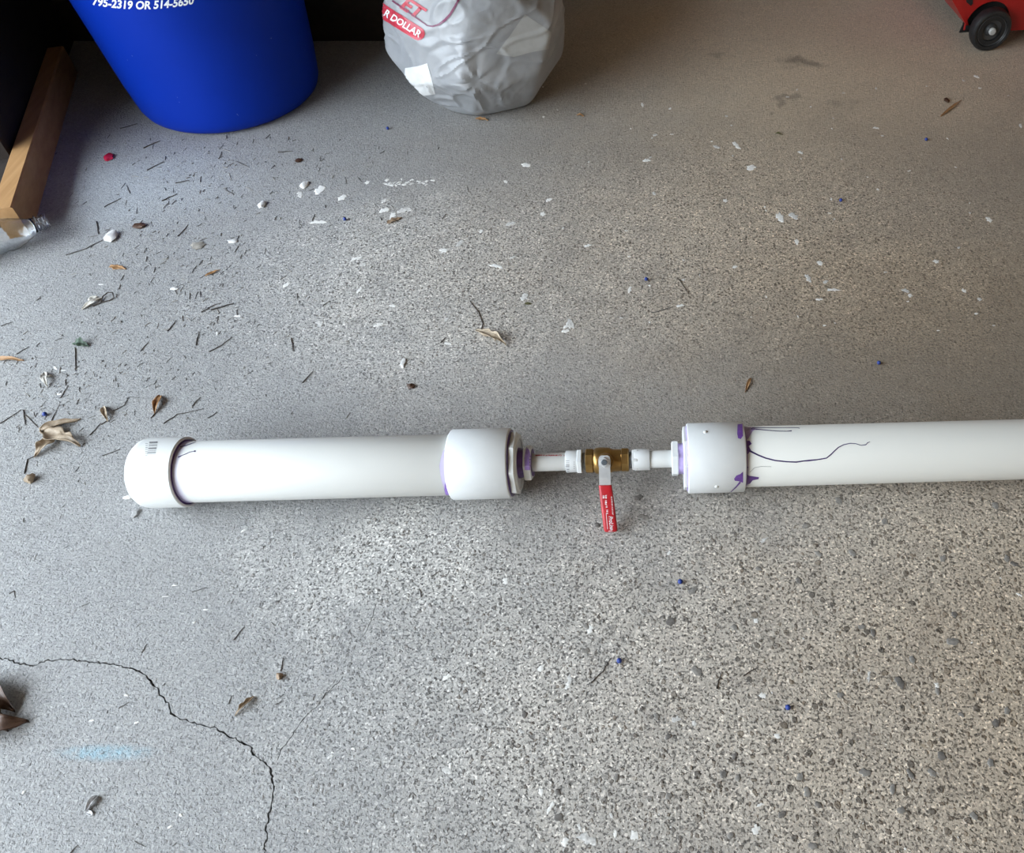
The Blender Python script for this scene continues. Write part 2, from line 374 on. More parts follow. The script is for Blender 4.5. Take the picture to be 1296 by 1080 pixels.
def make_floor():
    bm = bmesh.new()
    c = [Vector((-3.5, -3.0, 0)), Vector((2.7, -3.0, 0)), Vector((2.7, 3.3, 0)), Vector((-3.5, 3.3, 0))]
    def loop(pts):
        vs_ = [bm.verts.new(p) for p in pts]
        return [bm.edges.new((vs_[i], vs_[(i+1) % len(vs_)])) for i in range(len(vs_))]
    es = loop(c); hl = [loop(h) for h in holes]
    bmesh.ops.triangle_fill(bm, use_beauty=True, use_dissolve=False, edges=es+[e for h in hl for e in h], normal=(0, 0, 1))
    bm.verts.index_update()
    vs_ = [v.co.copy() for v in bm.verts]; fs = [tuple(v.index for v in f.verts) for f in bm.faces]; bm.free()
    def inpoly(p, poly):
        r_ = False; n = len(poly)
        for i in range(n):
            a, b = poly[i], poly[i-1]
            if (a.y > p.y) != (b.y > p.y) and p.x < (b.x-a.x)*(p.y-a.y)/(b.y-a.y)+a.x: r_ = not r_
        return r_
    keep = []
    for f in fs:
        cc = (vs_[f[0]]+vs_[f[1]]+vs_[f[2]])/3
        if any(inpoly(cc, h) for h in holes): continue
        if (vs_[f[1]]-vs_[f[0]]).cross(vs_[f[2]]-vs_[f[0]]).z < 0: f = f[::-1]
        keep.append(f)
    for h in holes:                                        # walls of the cracks
        n0 = len(vs_); n = len(h); vs_ += [Vector((p.x, p.y, 0)) for p in h]+[Vector((p.x, p.y, -0.008)) for p in h]
        keep += [(n0+i, n0+(i+1) % n, n0+n+(i+1) % n, n0+n+i) for i in range(n)]
    n0 = len(vs_); vs_ += [Vector((p.x, p.y, -0.15)) for p in c]+[Vector(p) for p in c]
    keep += [(n0+3, n0+2, n0+1, n0)]+[(n0+i, n0+(i+1) % 4, n0+4+(i+1) % 4, n0+4+i) for i in range(4)]
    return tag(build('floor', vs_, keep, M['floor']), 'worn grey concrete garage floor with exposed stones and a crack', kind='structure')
floor = make_floor()
mb = MB()
for h in holes:
    n = len(h)//2
    mb.add([Vector((p.x, p.y, -0.006)) for p in h], [(i, i+1, 2*n-2-i, 2*n-1-i) for i in range(n-1)])
mb.obj('crack_dirt', M['dirt'], floor)

# paint spots and larger stones set in the slab
def blob(name, px, py, rx, ry, mat, seed, hgt=0.0007, jit=0.45, rot=None, n=17, size=1.0):
    rnd = random.Random(seed); c = P(px, py)
    rx *= size; ry *= size
    a = (P(px+rx, py)-P(px-rx, py)).length/2; b = (P(px, py-ry)-P(px, py+ry)).length/2
    ph = rnd.uniform(0, 6.28); ra = rnd.uniform(-0.5, 0.5) if rot is None else rot
    pts = []
    for k in range(n):
        q = 2*math.pi*k/n; f = 1+jit*(0.6*math.sin(2*q+ph)+0.4*math.sin(5*q+ph*2))+rnd.uniform(-jit, jit)*0.6
        pts.append((math.cos(q)*a*f, math.sin(q)*b*f))
    cs, sn = math.cos(ra), math.sin(ra)
    ring = lambda s, z: [c+Vector(((x*cs-y*sn)*s, (x*sn+y*cs)*s, z)) for x, y in pts]
    mb = MB(); mb.rings([ring(1.0, -0.0002), ring(0.97, hgt*0.55), ring(0.72, hgt)], cap0=False)
    return mb.obj(name, mat, floor, smooth=True, sharp=60)
SPOTS = '''513,266,8,5 497,273,5,5 487,266,6,4 487,254,5,3 405,240,9,5 433,250,6,4 380,246,5,4 403,281,9,3 451,327,7,3 460,335,4,3 363,360,4,4 455,367,3,4
405,409,5,4 479,411,8,2 562,317,5,4 582,308,5,4 609,293,4,2 629,337,9,3 664,376,6,5 695,253,4,3 687,271,4,3 647,283,6,3 666,209,7,3 567,435,6,2 565,405,3,3 717,413,4,3 497,387,6,2 649,326,4,2
951,212,8,4 932,184,4,5 907,186,5,2 819,203,5,3 987,275,5,7 1005,274,6,5 1008,306,3,4 1038,333,5,3 1023,352,4,5 1054,367,8,2 1037,379,4,2 1045,357,4,2 1185,331,5,2 1252,278,5,3 1146,368,5,3 1152,374,4,2
1220,368,3,3 1240,379,4,2 861,387,5,2 797,367,3,4 722,410,5,9 716,419,6,3 918,254,4,2 828,245,3,2 744,311,5,2 930,338,3,2 829,171,3,2 813,133,2,3 1109,162,4,2 1292,159,3,3 1013,193,4,2 1236,97,3,3 850,170,3,1 640,230,3,2
747,797,5,6 721,860,4,7 718,870,3,4 836,836,3,2 856,911,6,5 965,881,4,5 984,932,6,3 879,916,3,6 957,786,5,3 1186,868,4,3 744,1063,13,8 803,1058,5,9 716,1066,7,5 774,1033,3,3 779,1056,3,5 957,1051,6,7 967,684,7,2 847,700,3,3 962,1019,5,3 1100,856,3,7 1290,753,4,2
566,857,6,4 566,976,6,6 685,846,6,4 719,866,3,3 660,926,4,3 640,736,5,4 447,948,3,2 418,958,4,3 390,1052,2,2 505,705,3,2 524,663,3,2 697,1023,4,8 685,1003,5,4 734,1048,4,5 570,970,3,4 308,672,3,2 160,880,3,2 116,912,3,2 173,915,3,2 30,1003,3,2 215,1047,3,2 229,1032,3,2
210,755,5,1 221,741,3,1 260,772,4,1 246,788,2,2 70,466,5,1 80,469,3,1 128,360,4,1 75,499,3,2 301,400,4,2 275,422,2,2 490,228,3,2 465,231,4,2'''.split()
for i, s in enumerate(SPOTS):
    x, y, rx, ry = map(float, s.split(',')); blob('paint_spot', x, y, rx, ry, M['paint' if i % 3 else 'paint_worn'], 100+i, hgt=0.0004, size=0.85)
rnd = random.Random(9)
for i in range(26):                                        # dabbed smear of white paint
    x = 488+60*i/26+rnd.uniform(-3, 3); blob('paint_spot', x, 233-4*i/26+rnd.gauss(0, 2.4), rnd.uniform(1.0, 3.8), rnd.uniform(0.5, 1.5), M['paint' if i % 3 else 'paint_worn'], 900+i, n=9, hgt=0.0004)
for i in range(95):                                        # small flecks of paint
    x, y = (rnd.uniform(680, 1296), rnd.uniform(90, 420)) if i < 60 else (rnd.uniform(350, 1290), rnd.uniform(660, 1075))
    blob('paint_spot', x, y, rnd.uniform(0.9, 2.4), rnd.uniform(0.6, 1.4), M['paint' if i % 2 else 'paint_worn'], 2000+i, n=8, hgt=0.0004)
STONES = '''1139,864,6,7 1079,700,5,4 1036,701,5,3 849,787,5,6 882,850,6,6 877,748,6,4 1192,957,6,5 1095,978,7,5 1180,978,5,5 1153,980,4,7 1022,1003,5,6 1013,983,4,6 990,1031,5,5 847,1008,4,5 1029,1071,6,5 916,980,5,5 934,985,4,4
831,907,4,4 846,933,5,3 1130,999,4,6 1141,1026,5,5 1261,916,5,5 1275,900,4,5 1275,707,4,4 1284,714,5,3 1194,707,6,3 1091,794,5,3 1105,801,4,4 1155,835,5,4 1187,875,4,4 930,957,3,5 925,1058,5,4 741,824,5,4 1036,1019,4,5 930,794,4,4 1206,812,8,5 1208,778,5,3
1233,1033,5,5 1254,966,4,6 707,1035,5,6 742,793,4,4 815,655,7,4 756,665,4,3 1062,634,5,4 1260,640,5,4 808,630,5,4 1020,666,5,3 1120,660,4,4 664,905,4,4 610,855,4,3 780,985,4,5 706,1003,4,4 1064,880,4,4 1217,905,4,3 1011,735,4,4 960,720,4,3'''.split()
for i, s in enumerate(STONES):
    x, y, rx, ry = map(float, s.split(',')); blob('stone', x, y, rx, ry, M['pebble_dark' if i % 3 == 0 else 'pebble_mid'], 500+i, hgt=0.0008, jit=0.26)

# ------------------------------------------------------------------ walls, ceiling, driveway
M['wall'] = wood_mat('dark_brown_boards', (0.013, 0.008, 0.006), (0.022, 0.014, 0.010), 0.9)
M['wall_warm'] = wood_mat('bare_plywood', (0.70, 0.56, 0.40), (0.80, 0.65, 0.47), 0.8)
M['rafters'] = wood_mat('dark_rafters', (0.20, 0.14, 0.09), (0.30, 0.21, 0.14), 0.8)
M['drive'] = simple('asphalt_drive', (0.16, 0.16, 0.16), 0.9, 0.2, 30)
def slab(name, a, b, z0, z1, th, mat, side):
    d = (b-a); d.z = 0; n = Vector((d.y, -d.x, 0)).normalized()*th*side
    mb = MB(); mb.add([a+Vector((0, 0, z0)), b+Vector((0, 0, z0)), b+n+Vector((0, 0, z0)), a+n+Vector((0, 0, z0)), a+Vector((0, 0, z1)), b+Vector((0, 0, z1)), b+n+Vector((0, 0, z1)), a+n+Vector((0, 0, z1))],
        [(0, 3, 2, 1), (4, 5, 6, 7), (0, 1, 5, 4), (1, 2, 6, 5), (2, 3, 7, 6), (3, 0, 4, 7)])
    return tag(mb.obj(name, mat), kind='structure')
ZC, ZD = 2.6, 2.4
Q1, Q2 = Vector((-3.45, 1.68, 0)), Vector((-2.05, -1.85, 0))    # the open garage doorway, behind the camera on the left
Q3, Q4, Q5, Q6, Q7 = Vector((2.7, -2.3, 0)), Vector((2.7, 3.3, 0)), dl(1.9, -0.045), dl(0.22, -0.045), dl(0.22, -0.045)+Vector((-1.9, 0, 0))
Q5 = Vector((Q5.x, 3.3, 0)); Q7.x = Q1.x
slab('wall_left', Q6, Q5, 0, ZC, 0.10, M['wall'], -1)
N1, N2 = Vector((-1.62, 2.22, 0)), Vector((-0.50, 2.22, 0))    # dark wall added to deepen the shade behind the bin
slab('wall_blackout', N1, N2, 0, ZC, 1.05, M['wall'], -1)
mb = MB(); mb.rings([[dl(a_, b_, z_) for a_, b_ in ((0.05, -0.045), (0.22, -0.045), (0.22, -0.60), (0.05, -0.60))] for z_ in (0, 0.05)]); tag(mb.obj('added_dark_sill', M['wall']), kind='structure')  # low dark block added to blacken the floor left of the timber
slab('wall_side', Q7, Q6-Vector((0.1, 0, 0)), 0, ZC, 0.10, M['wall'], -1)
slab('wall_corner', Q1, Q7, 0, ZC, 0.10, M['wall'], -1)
slab('trim_1', Q1, Q2, ZD, ZC, 0.10, M['wall_warm'], 1)
slab('wall_front', Q2, Q3, 0, ZC, 0.1, M['wall_warm'], 1)
slab('wall_right', Q3, Q4, 0, ZC, 0.1, M['wall_warm'], 1)
slab('wall_back', Q5, Q4, 0, ZC, 0.1, M['wall_warm'], -1)
mb = MB(); mb.rings([[q+Vector((0, 0, z)) for q in (Q1, Q2, Q3, Q4, Q5, Q6, Q7)] for z in (ZC, ZC+0.1)]); tag(mb.obj('ceiling', M['rafters']), kind='structure')
mb = MB(); on = Vector((Q2.y-Q1.y, Q1.x-Q2.x, 0)).normalized(); on = on if on.dot(Vector((-1, -1, 0))) > 0 else -on
bc_ = (Q1+Q2)/2+on*6.5; dq = (Q2-Q1).normalized()
slab('wall_sky_blocker', bc_-dq*9, bc_+dq*9, -0.15, 1.6, 0.3, simple('blocker_brick', (0.16, 0.12, 0.10), 0.9, 0.3, 8), 1)  # unseen wall added outside to block low sky light
mb = MB(); mb.box((-3, -6, -0.22), (24, 22, 0.14)); tag(mb.obj('driveway', M['drive']), kind='structure')
# daylight portal in the open doorway (sampling aid for the sky only)
pl = bpy.data.lights.new('doorway_portal', 'AREA'); pl.shape = 'RECTANGLE'; pl.size = (Q2-Q1).length; pl.size_y = ZD; pl.cycles.is_portal = True
po = bpy.data.objects.new('doorway_portal', pl); COL.objects.link(po)
dx_ = (Q2-Q1).normalized(); inn = Vector((-dx_.y, dx_.x, 0))
po.matrix_world = Matrix.Translation((Q1+Q2)/2+Vector((0, 0, ZD/2))) @ Matrix((dx_, Vector((0, 0, 1)), dx_.cross(Vector((0, 0, 1))))).transposed().to_4x4()
if (po.matrix_world.to_3x3() @ Vector((0, 0, -1))).dot(inn) < 0: po.matrix_world = po.matrix_world @ Matrix.Rotation(math.pi, 4, 'Y')

# ------------------------------------------------------------------ the pipe assembly
ZA = 0.0515
A, B = P(237, 597.5, ZA), P(1290, 569, ZA)
AX = (B-A).normalized()
def sx(px):
    lo, hi = -1.0, 3.0
    for _ in range(50):
        m = (lo+hi)/2
        if proj(A+AX*m)[0] < px: lo = m
        else: hi = m
    return lo
pipe = empty('pipe_assembly', (A.x+0.5, A.y, 0), 'white plastic pipe assembly with brass valve and red lever lying on the floor', 'pipe assembly')
RP, RC, RS = 0.0443, 0.0508, 0.0131
def tubeprof(s0, s1, ro, ri, bev=0.0015):
    return [(s0, ri), (s0, ro-bev), (s0+bev*0.4, ro-bev*0.4), (s0+bev, ro), (s1-bev, ro), (s1-bev*0.4, ro-bev*0.4), (s1, ro-bev), (s1, ri)]
def part(name, prof, mat, n=64, closed=True, sharp=35, parent=pipe, phase=0.0, **k):
    mb = MB(); lathe(mb, A, AX, prof, n, phase, closed, **k); return mb.obj(name, mat, parent, smooth=True, sharp=sharp)
def hexpart(name, s0, s1, r, mat, n=6, phase=0.0, bev=0.0012, parent=pipe):
    mb = MB(); lathe(mb, A, AX, [(s0, r-bev*1.2), (s0+bev, r), (s1-bev, r), (s1, r-bev*1.2)], n, phase); return mb.obj(name, mat, parent)

# stained pipes: thin primer near the joints
def stained(name, base, bands):
    t = NT(name); co = t.coords(); nz = t.noise(co, 30, 4, 0.6); n2 = t.noise(co, 9, 3)
    c = t.ramp(t.noise(co, 10, 2), [(0.3, tuple(v*0.98 for v in base)), (0.7, base)])
    dp = t.n('ShaderNodeVectorMath', operation='DOT_PRODUCT'); t.l(co, dp.inputs[0]); dp.inputs[1].default_value = AX
    s0 = (A-org(pipe)).dot(AX)
    for a, b, f, colr in bands:                            # band fades from a to b
        mr = t.n('ShaderNodeMapRange'); t.l(t.math('ADD', dp.outputs['Value'], t.math('MULTIPLY', t.math('SUBTRACT', nz, 0.5), abs(b-a)*0.9)), mr.inputs[0])
        mr.inputs[1].default_value = a+s0; mr.inputs[2].default_value = b+s0; mr.inputs[3].default_value = 1; mr.inputs[4].default_value = 0
        c = t.mix(t.math('MULTIPLY', t.math('MULTIPLY', mr.outputs[0], t.ramp(n2, [(0.3, 0.35), (0.6, 1.0)])), f), c, colr)
    t.l(c, t.b.inputs['Base Color']); t.set(Roughness=0.34); return t.m
sCapL, sCapR = sx(181), sx(239); sL0, sL1 = sx(573), sx(648); sR0, sR1 = sx(869.5), sx(940.5)
M['chamber'] = stained('white_pvc_primer_ends', (0.73, 0.735, 0.71), [(sCapR+0.003, sCapR+0.012, 1.0, (0.26, 0.17, 0.46))])
M['barrel'] = stained('cream_pvc_primer_end', (0.69, 0.68, 0.635), [(sR1+0.0005, sR1+0.006, 0.9, (0.20, 0.12, 0.28))])
chamber = part('chamber_pipe', tubeprof(sCapL+0.02, sL0+0.03, RP, RP-0.006), M['chamber'], 96)
# end cap: domed left end, open rim with the pipe inside
prof = [(sCapL-0.010, 0.0005), (sCapL-0.0085, 0.020), (sCapL-0.005, 0.034), (sCapL, 0.0435), (sCapL+0.006, 0.0485), (sCapL+0.013, RC-0.0002), (sCapR-0.001, RC), (sCapR, RC-0.0010)]
cap = part('end_cap', prof+[(sCapR, RP+0.0028), (sCapR-0.004, RP+0.0022), (sCapR-0.012, RP+0.0006), (sCapR-0.012, RP-0.002)], M['pvc'], 96, closed=False, cap1=False)
part('cap_rim', [(sCapR-0.0005, RC-0.0006), (sCapR+0.0004, RC-0.0012), (sCapR+0.0004, RP+0.0030), (sCapR-0.0005, RP+0.0028)], M['cap_edge'], 96, parent=cap)
part('primer_ring', [(sCapR-0.011, RP+0.0010), (sCapR-0.003, RP+0.0022), (sCapR-0.001, RP+0.0019), (sCapR+0.0012, RP+0.0004), (sCapR-0.011, RP+0.0002)], M['purple'], 96, parent=cap)
# left coupling
cl = part('coupling', tubeprof(sL0, sL1, RC+0.0004, RP-0.001, 0.002), M['pvc_soft'], 96)
part('primer_ring', [(sL1-0.001, RC-0.006), (sL1+0.0006, RC-0.0022), (sL1+0.0016, RC-0.0035), (sL1+0.0016, 0.030), (sL1-0.001, 0.030)], M['purple'], 64, parent=cl)
s = sL1+0.0016
fl = hexpart('bushing_flange', s, s+0.0085, 0.0475, M['pvc'], 8, R(12))
part('flange_lip', [(s+0.0085, 0.0415), (s+0.0105, 0.0405), (s+0.0105, 0.036), (s+0.0085, 0.0355)], M['pvc'], 48, parent=fl)
sH0, sH1 = sx(664.5), sx(674)
part('bushing_neck', [(s+0.008, 0.0225), (sH0+0.001, 0.0205), (sH1+0.0008, 0.0200), (sH1+0.0008, 0.0142)], M['purple'], 40, closed=False, cap0=False, cap1=False)
hx = hexpart('hex_collar', sH0, sH1, 0.0268, M['pvc'], 6, R(20))
sp = part('nipple_pipe', tubeprof(sH0, sx(718), RS, RS-0.003, 0.0006), M['pvc'], 48)
sA0, sA1 = sx(716.5), sx(737)
ad = part('adapter_socket', tubeprof(sA0, sA1-0.004, 0.0160, RS, 0.0008), M['pvc_soft'], 48)
hexpart('adapter_hex', sx(731), sA1, 0.0192, M['pvc_soft'], 6, R(10), 0.0008)
def thread(s0, s1):
    pr = []; n = 5
    for k in range(n):
        a = s0+(s1-s0)*k/n; d = (s1-s0)/n; pr += [(a, 0.0118), (a+d*0.5, 0.0132)]
    return pr+[(s1, 0.0118)]
part('thread', thread(sA1, sx(743)), M['thread'], 32, closed=False, sharp=20)
# brass ball valve
V0, V1, V2, V3, V4, V5 = sx(741.5), sx(751.5), sx(753), sx(776), sx(786), sx(796)
vb = part('valve_body', [(V1-0.001, 0.0150), (V2, 0.0178), (V2+0.003, 0.0192), (V2+0.010, 0.0196), (V3-0.006, 0.0190), (V3-0.002, 0.0172), (V3+0.001, 0.0164), (V4, 0.0160), (V4+0.001, 0.0145)], M['brass'], 40, closed=False)
def hexend(s0, s1, r, phase):
    mb = MB(); lathe(mb, A, AX, [(s0, 0.0125), (s0, r-0.0016), (s0+0.0012, r), (s1-0.0012, r), (s1, r-0.0016), (s1, 0.0125)], 8, phase)
    return mb.obj('valve_hex_end', M['brass'], pipe)
hexend(V0, V1, 0.0182, R(10)); hexend(V4, V5, 0.0178, R(10))
EL = R(47)
ST = (Vector((0, 0, 1))*math.sin(EL)+AX.cross(Vector((0, 0, 1))).normalized()*math.cos(EL)).normalized()
if ST.y > 0: ST = (Vector((0, 0, 1))*math.sin(EL)-AX.cross(Vector((0, 0, 1))).normalized()*math.cos(EL)).normalized()
LV = AX.cross(ST); LV = LV if LV.z < 0 else -LV            # lever points down to the floor
VC = A+AX*sx(766.5)
mb = MB(); lathe(mb, VC, ST, [(0.010, 0.0125), (0.020, 0.0120), (0.0225, 0.0110), (0.0225, 0.0092), (0.0255, 0.0090), (0.0265, 0.0080)], 32, up=AX)
mb.obj('stem_boss', M['brass'], pipe, smooth=True, sharp=30)
mb = MB(); lathe(mb, VC, ST, [(0.030, 0.0074), (0.0325, 0.0074), (0.034, 0.0066), (0.034, 0.0042)], 6, up=AX); nut = mb.obj('stem_nut', M['steel'], pipe)
mb = MB(); lathe(mb, VC, ST, [(0.030, 0.0041), (0.0362, 0.0041), (0.037, 0.0034)], 24, up=AX); mb.obj('stem', M['steel_dark'], nut, smooth=True, sharp=30)
def lever(widths, th, lo=0.0):
    """flat bar along LV: (t along, half width, height above stem base)"""
    rings = []
    for t_, w, hgt in widths:
        c = VC+ST*(hgt)+LV*t_
        rings.append([c-AX*w-ST*th/2, c+AX*w-ST*th/2, c+AX*w+ST*th/2, c-AX*w+ST*th/2])
    return rings
h0 = 0.0285
mb = MB(); mb.rings(lever([(-0.0095, 0.0045, h0), (-0.0075, 0.0075, h0), (-0.003, 0.0086, h0), (0.004, 0.0086, h0), (0.008, 0.0080, h0), (0.014, 0.0081, h0+0.001), (0.022, 0.0081, h0+0.002), (0.040, 0.0081, h0+0.002)], 0.0024))
handle = mb.obj('lever', M['steel'], pipe)
def grip():
    rings = []; n = 20
    def se(c, w, h_):
        out = []
        for k in range(n):
            q = 2*math.pi*k/n; cx, sy = math.cos(q), math.sin(q)
            out.append(c+AX*(math.copysign(abs(cx)**0.5, cx)*w)+ST*(math.copysign(abs(sy)**0.6, sy)*h_))
        return out
    for t_, w, hh, sh in [(0.0325, 0.0086, 0.0026, 0), (0.033, 0.0094, 0.0033, 0), (0.048, 0.0096, 0.0035, 0), (0.074, 0.0098, 0.0036, 0.0006), (0.0955, 0.0098, 0.0036, 0.0012), (0.0985, 0.0090, 0.0032, 0.0012), (0.0995, 0.007, 0.002, 0.0012)]:
        rings.append(se(VC+ST*(h0+0.002)+LV*t_+AX*(0.0062*max(0, t_-0.03)/0.065), w, hh))
    mb = MB(); mb.rings(rings); return mb.obj('grip', M['grip'], handle, smooth=True, sharp=50)
gr = grip()
# right side of the valve
B0, B1 = sx(800), sx(822.5)
part('thread', thread(V5-0.001, B0+0.001), M['thread'], 32, closed=False, sharp=20)
hexpart('adapter_hex', B0, sx(807), 0.0168, M['pvc_soft'], 6, R(10), 0.0008)
part('adapter_socket', tubeprof(B0+0.003, B1, 0.0156, RS, 0.0008), M['pvc_soft'], 48)
part('nipple_pipe', tubeprof(B1-0.005, sx(853), RS-0.0004, RS-0.003, 0.0006), M['pvc'], 48)
D0, D1 = sx(850), sx(858)
hexpart('hex_collar', D0, D1, 0.0275, M['pvc_soft'], 6, R(2))
part('bushing_neck', [(D1-0.001, 0.0225), (D1+0.004, 0.0225), (sR0, 0.0235)], M['purple_lt'], 40, closed=False)
fr = hexpart('bushing_flange', sx(864.5), sR0+0.003, 0.0478, M['pvc'], 8, R(8))
part('primer_ring', [(sR0-0.0012, 0.0475), (sR0+0.001, 0.0485), (sR0+0.001, 0.044), (sR0-0.0012, 0.044)], M['purple_lt'], 64, parent=fr)
cr = part('coupling', tubeprof(sR0, sR1, RC+0.0004, RP-0.001, 0.0016), M['pvc_soft'], 96)
barrel = part('barrel_pipe', tubeprof(sR1-0.03, sR1+1.20, RP, RP-0.006), M['barrel'], 96)
part('primer_ring', [(sR1-0.002, RP+0.0014), (sR1+0.0012, RP+0.0006), (sR1+0.0018, RP+0.0001), (sR1-0.002, RP-0.001)], M['purple'], 64, parent=cr)

# prints and primer runs lying on the pipe surfaces
tC, tL, tR, tB, tP, tA, tG, tH = (bvh(o) for o in (cap, cl, cr, barrel, sp, ad, gr, hx)); tCh = bvh(chamber)
M['flash'] = M['pvc']
bars = []
for k, w in enumerate([1.6, 0.5, 1.0, 0.5, 1.5, 0.6, 0.6, 1.1, 0.5]):
    y = 559.5+k*1.85; xs = 189-0.45*k*0.7
    bars.append([(xs, y), (xs+10.5, y-0.4), (xs+10.5, y-0.4+w), (xs, y+w)])
decal('barcode', bars, tC, M['ink_grey'], cap, 0.0003, 3)
decal('barcode_text', sum([stroke([(184, 562+k*2.4), (187, 561.8+k*2.4)], 0.6) for k in range(7)], []), tC, M['ink_grey'], cap, 0.0003, 3)
decal('primer_run', stroke([(225.5, 579), (231, 576.5), (236, 574.5), (240, 572.5), (246, 571.5)], [1.6, 0.8, 0.8, 0.7, 0.8])+stroke([(245.6, 571.6), (247.6, 571.2)], 1.8), tCh, M['primer_line'], chamber, 0.0003, 2)
decal('primer_run', stroke([(228, 566), (236, 564), (243, 561.5), (248, 559.5)], [1.4, 0.9, 0.7, 0.5]), tCh, M['primer_line'], chamber, 0.0003, 2)
decal('primer_stain', [[(556, 590), (558, 580), (561, 571), (564, 568), (575, 566), (575, 628), (569, 629), (562, 620), (558, 605)]], tCh, simple('faint_purple_primer', (0.52, 0.47, 0.64), 0.35, 0.08, 60), chamber, 0.0003, 2)
decal('primer_stain', [[(563, 613), (566, 607), (573, 606), (576, 629), (569, 629), (564, 626), (562.5, 620)]], tCh, simple('violet_primer', (0.27, 0.16, 0.50), 0.35, 0.3, 90), chamber, 0.0006, 2)
# hex collar wiped with primer
decal('primer_stain', [[(666, 566), (670, 570), (671.5, 580), (671, 595), (664, 595), (663.5, 580)]], tH, simple('violet_primer_b', (0.30, 0.20, 0.52), 0.3, 0.3, 90), hx, 0.0004, 2)
# barrel coupling and barrel: splashes and runs
pv = simple('deep_violet_primer', (0.13, 0.055, 0.25), 0.35, 0.35, 110)
pvl = simple('pale_violet_primer', (0.36, 0.27, 0.50), 0.35, 0.3, 110)
decal('primer_stain', [[(933.5, 537.5), (939.5, 537), (940.3, 552), (937.5, 556), (934, 555), (933, 549)]], tR, pv, cr, 0.0004, 2)
decal('primer_stain', [[(929, 606), (932, 602), (937, 600), (940.4, 597), (940.4, 611), (935, 609), (930, 608.5)]]+stroke([(937, 610), (931, 617), (924, 623.5)], [2.2, 1.5, 0.8]), tR, pv, cr, 0.0004, 2)
decal('primer_stain', [[(941, 541), (950.5, 541), (956.5, 543.5), (952.5, 546), (949.5, 551), (946.5, 556), (941, 557)]], tB, pvl, barrel, 0.0003, 2)
decal('primer_stain', [[(941, 559), (948.5, 558), (951.5, 562), (947.5, 565), (950.5, 570), (946.5, 575), (941, 576)], [(941, 580), (946.5, 583), (945.0, 588), (947.5, 592), (941, 596)], [(941, 597), (947.5, 602), (953.5, 603), (960.5, 604), (960.0, 606.5), (952.5, 608), (949.5, 612), (941, 615)]], tB, pv, barrel, 0.0003, 2)
decal('primer_run', stroke([(944, 568), (951, 572), (959, 576), (969, 580), (981, 583), (996, 584.6), (1008, 585), (1018, 583.5), (1024, 583), (1034, 582), (1046, 580), (1051, 576), (1056, 571), (1061, 566.5), (1068, 563), (1076, 561.3), (1083, 561.8), (1090, 564), (1096, 563), (1098, 560.5), (1101, 559.5)],
    [3.4, 2.2, 2.0, 1.8, 1.7, 1.6, 1.7, 1.5, 2.0, 1.5, 1.4, 1.5, 1.3, 1.2, 1.1, 1.0, 0.9, 0.9, 1.0, 0.9, 0.5]), tB, M['primer_line'], barrel, 0.0003, 2.5)
decal('primer_run', stroke([(950, 543), (962, 544), (972, 545), (985, 546), (996, 546.2), (1002, 545.6)], [2.2, 1.2, 1.0, 0.9, 0.9, 1.4]), tB, M['primer_line'], barrel, 0.0003, 2.5)
decal('primer_run', stroke([(952, 541.6), (970, 541.8), (990, 541.6), (1010, 541.8), (1012, 542.4)], [1.2, 0.9, 0.7, 0.8, 0.9]), tB, M['primer_line'], barrel, 0.0003, 2.5)
decal('primer_run', stroke([(949, 598), (955, 592), (963, 590.5), (976, 590.8)], [0.5, 0.5, 0.5, 0.4]), tB, M['ink_grey'], barrel, 0.0003, 2.5)
# moulded bumps on the coupling
for x, y in ((892.5, 547), (907, 616.2)):
    hit = tR.ray_cast(CAM, ray(x, y)); mb = MB(); lathe(mb, hit[0]-hit[1]*0.001, hit[1], [(0, 0.0031), (0.0016, 0.0029), (0.0026, 0.0019), (0.003, 0.0003)], 16, up=AX); mb.obj('moulded_bump', M['pvc'], cr, smooth=True)
# red print along the nipple: tiny unreadable strokes
rnd = random.Random(4); st_ = stroke([(677.5, 576.8), (684, 576.6)], 1.3)
x = 684.5
while x < 707:
    st_ += stroke([(x, 577.4), (x+rnd.uniform(0.4, 1.6), 576.2+rnd.uniform(-0.4, 0.4))], rnd.uniform(0.5, 1.0)); x += rnd.uniform(1.0, 1.9)
st_ += stroke([(708.5, 576), (711, 576.4), (709.5, 578)], 0.6)+stroke([(713, 577), (715, 577)], 0.6)
decal('red_print', st_, tP, M['red_ink'], sp, 0.00025, 2)
decal('barcode', sum([stroke([(715.6+0.2, 583.5+k*2.2), (720.6, 583.4+k*2.2)], w) for k, w in enumerate([0.6, 0.5, 0.8, 1.1, 0.6, 1.0, 0.7])], [])+sum([stroke([(726, 585+k*2.6), (727.4, 585+k*2.6)], 0.6) for k in range(4)], []), tA, M['ink_grey'], ad, 0.0003, 2)
# white lettering on the red grip (reads downwards)
decal('lettering', None, tG, M['white_ink'], gr, 0.0003, mesh2d=text2d('ProLine', 6.6, lambda a, b: (770.2+b*1.15+a*0.085, 653.5+a*0.82), 1.5, 0.05, 0.2))
st_ = []; rnd = random.Random(8); y = 629
while y < 652:
    st_ += stroke([(773.2+(y-629)*0.075, y), (774.8+(y-629)*0.075, y+rnd.uniform(0.3, 1.2))], rnd.uniform(0.4, 0.8)); y += rnd.uniform(1.3, 2.1)
for y0, y1, xo in ((627.5, 632, 764), (627.5, 632, 767), (634, 640, 767), (641, 644, 767.8), (646, 651, 768.5)):
    y = y0
    while y < y1: st_ += stroke([(xo-1.1, y), (xo+1.1, y+rnd.uniform(-0.5, 0.5))], rnd.uniform(0.5, 0.9)); y += 1.5
st_ += stroke([(767.2, 650), (769, 670)], 0.5)+stroke([(770, 672.5), (775, 671.8)], 0.6)
decal('small_print', st_, tG, M['white_ink'], gr, 0.0003, 2)

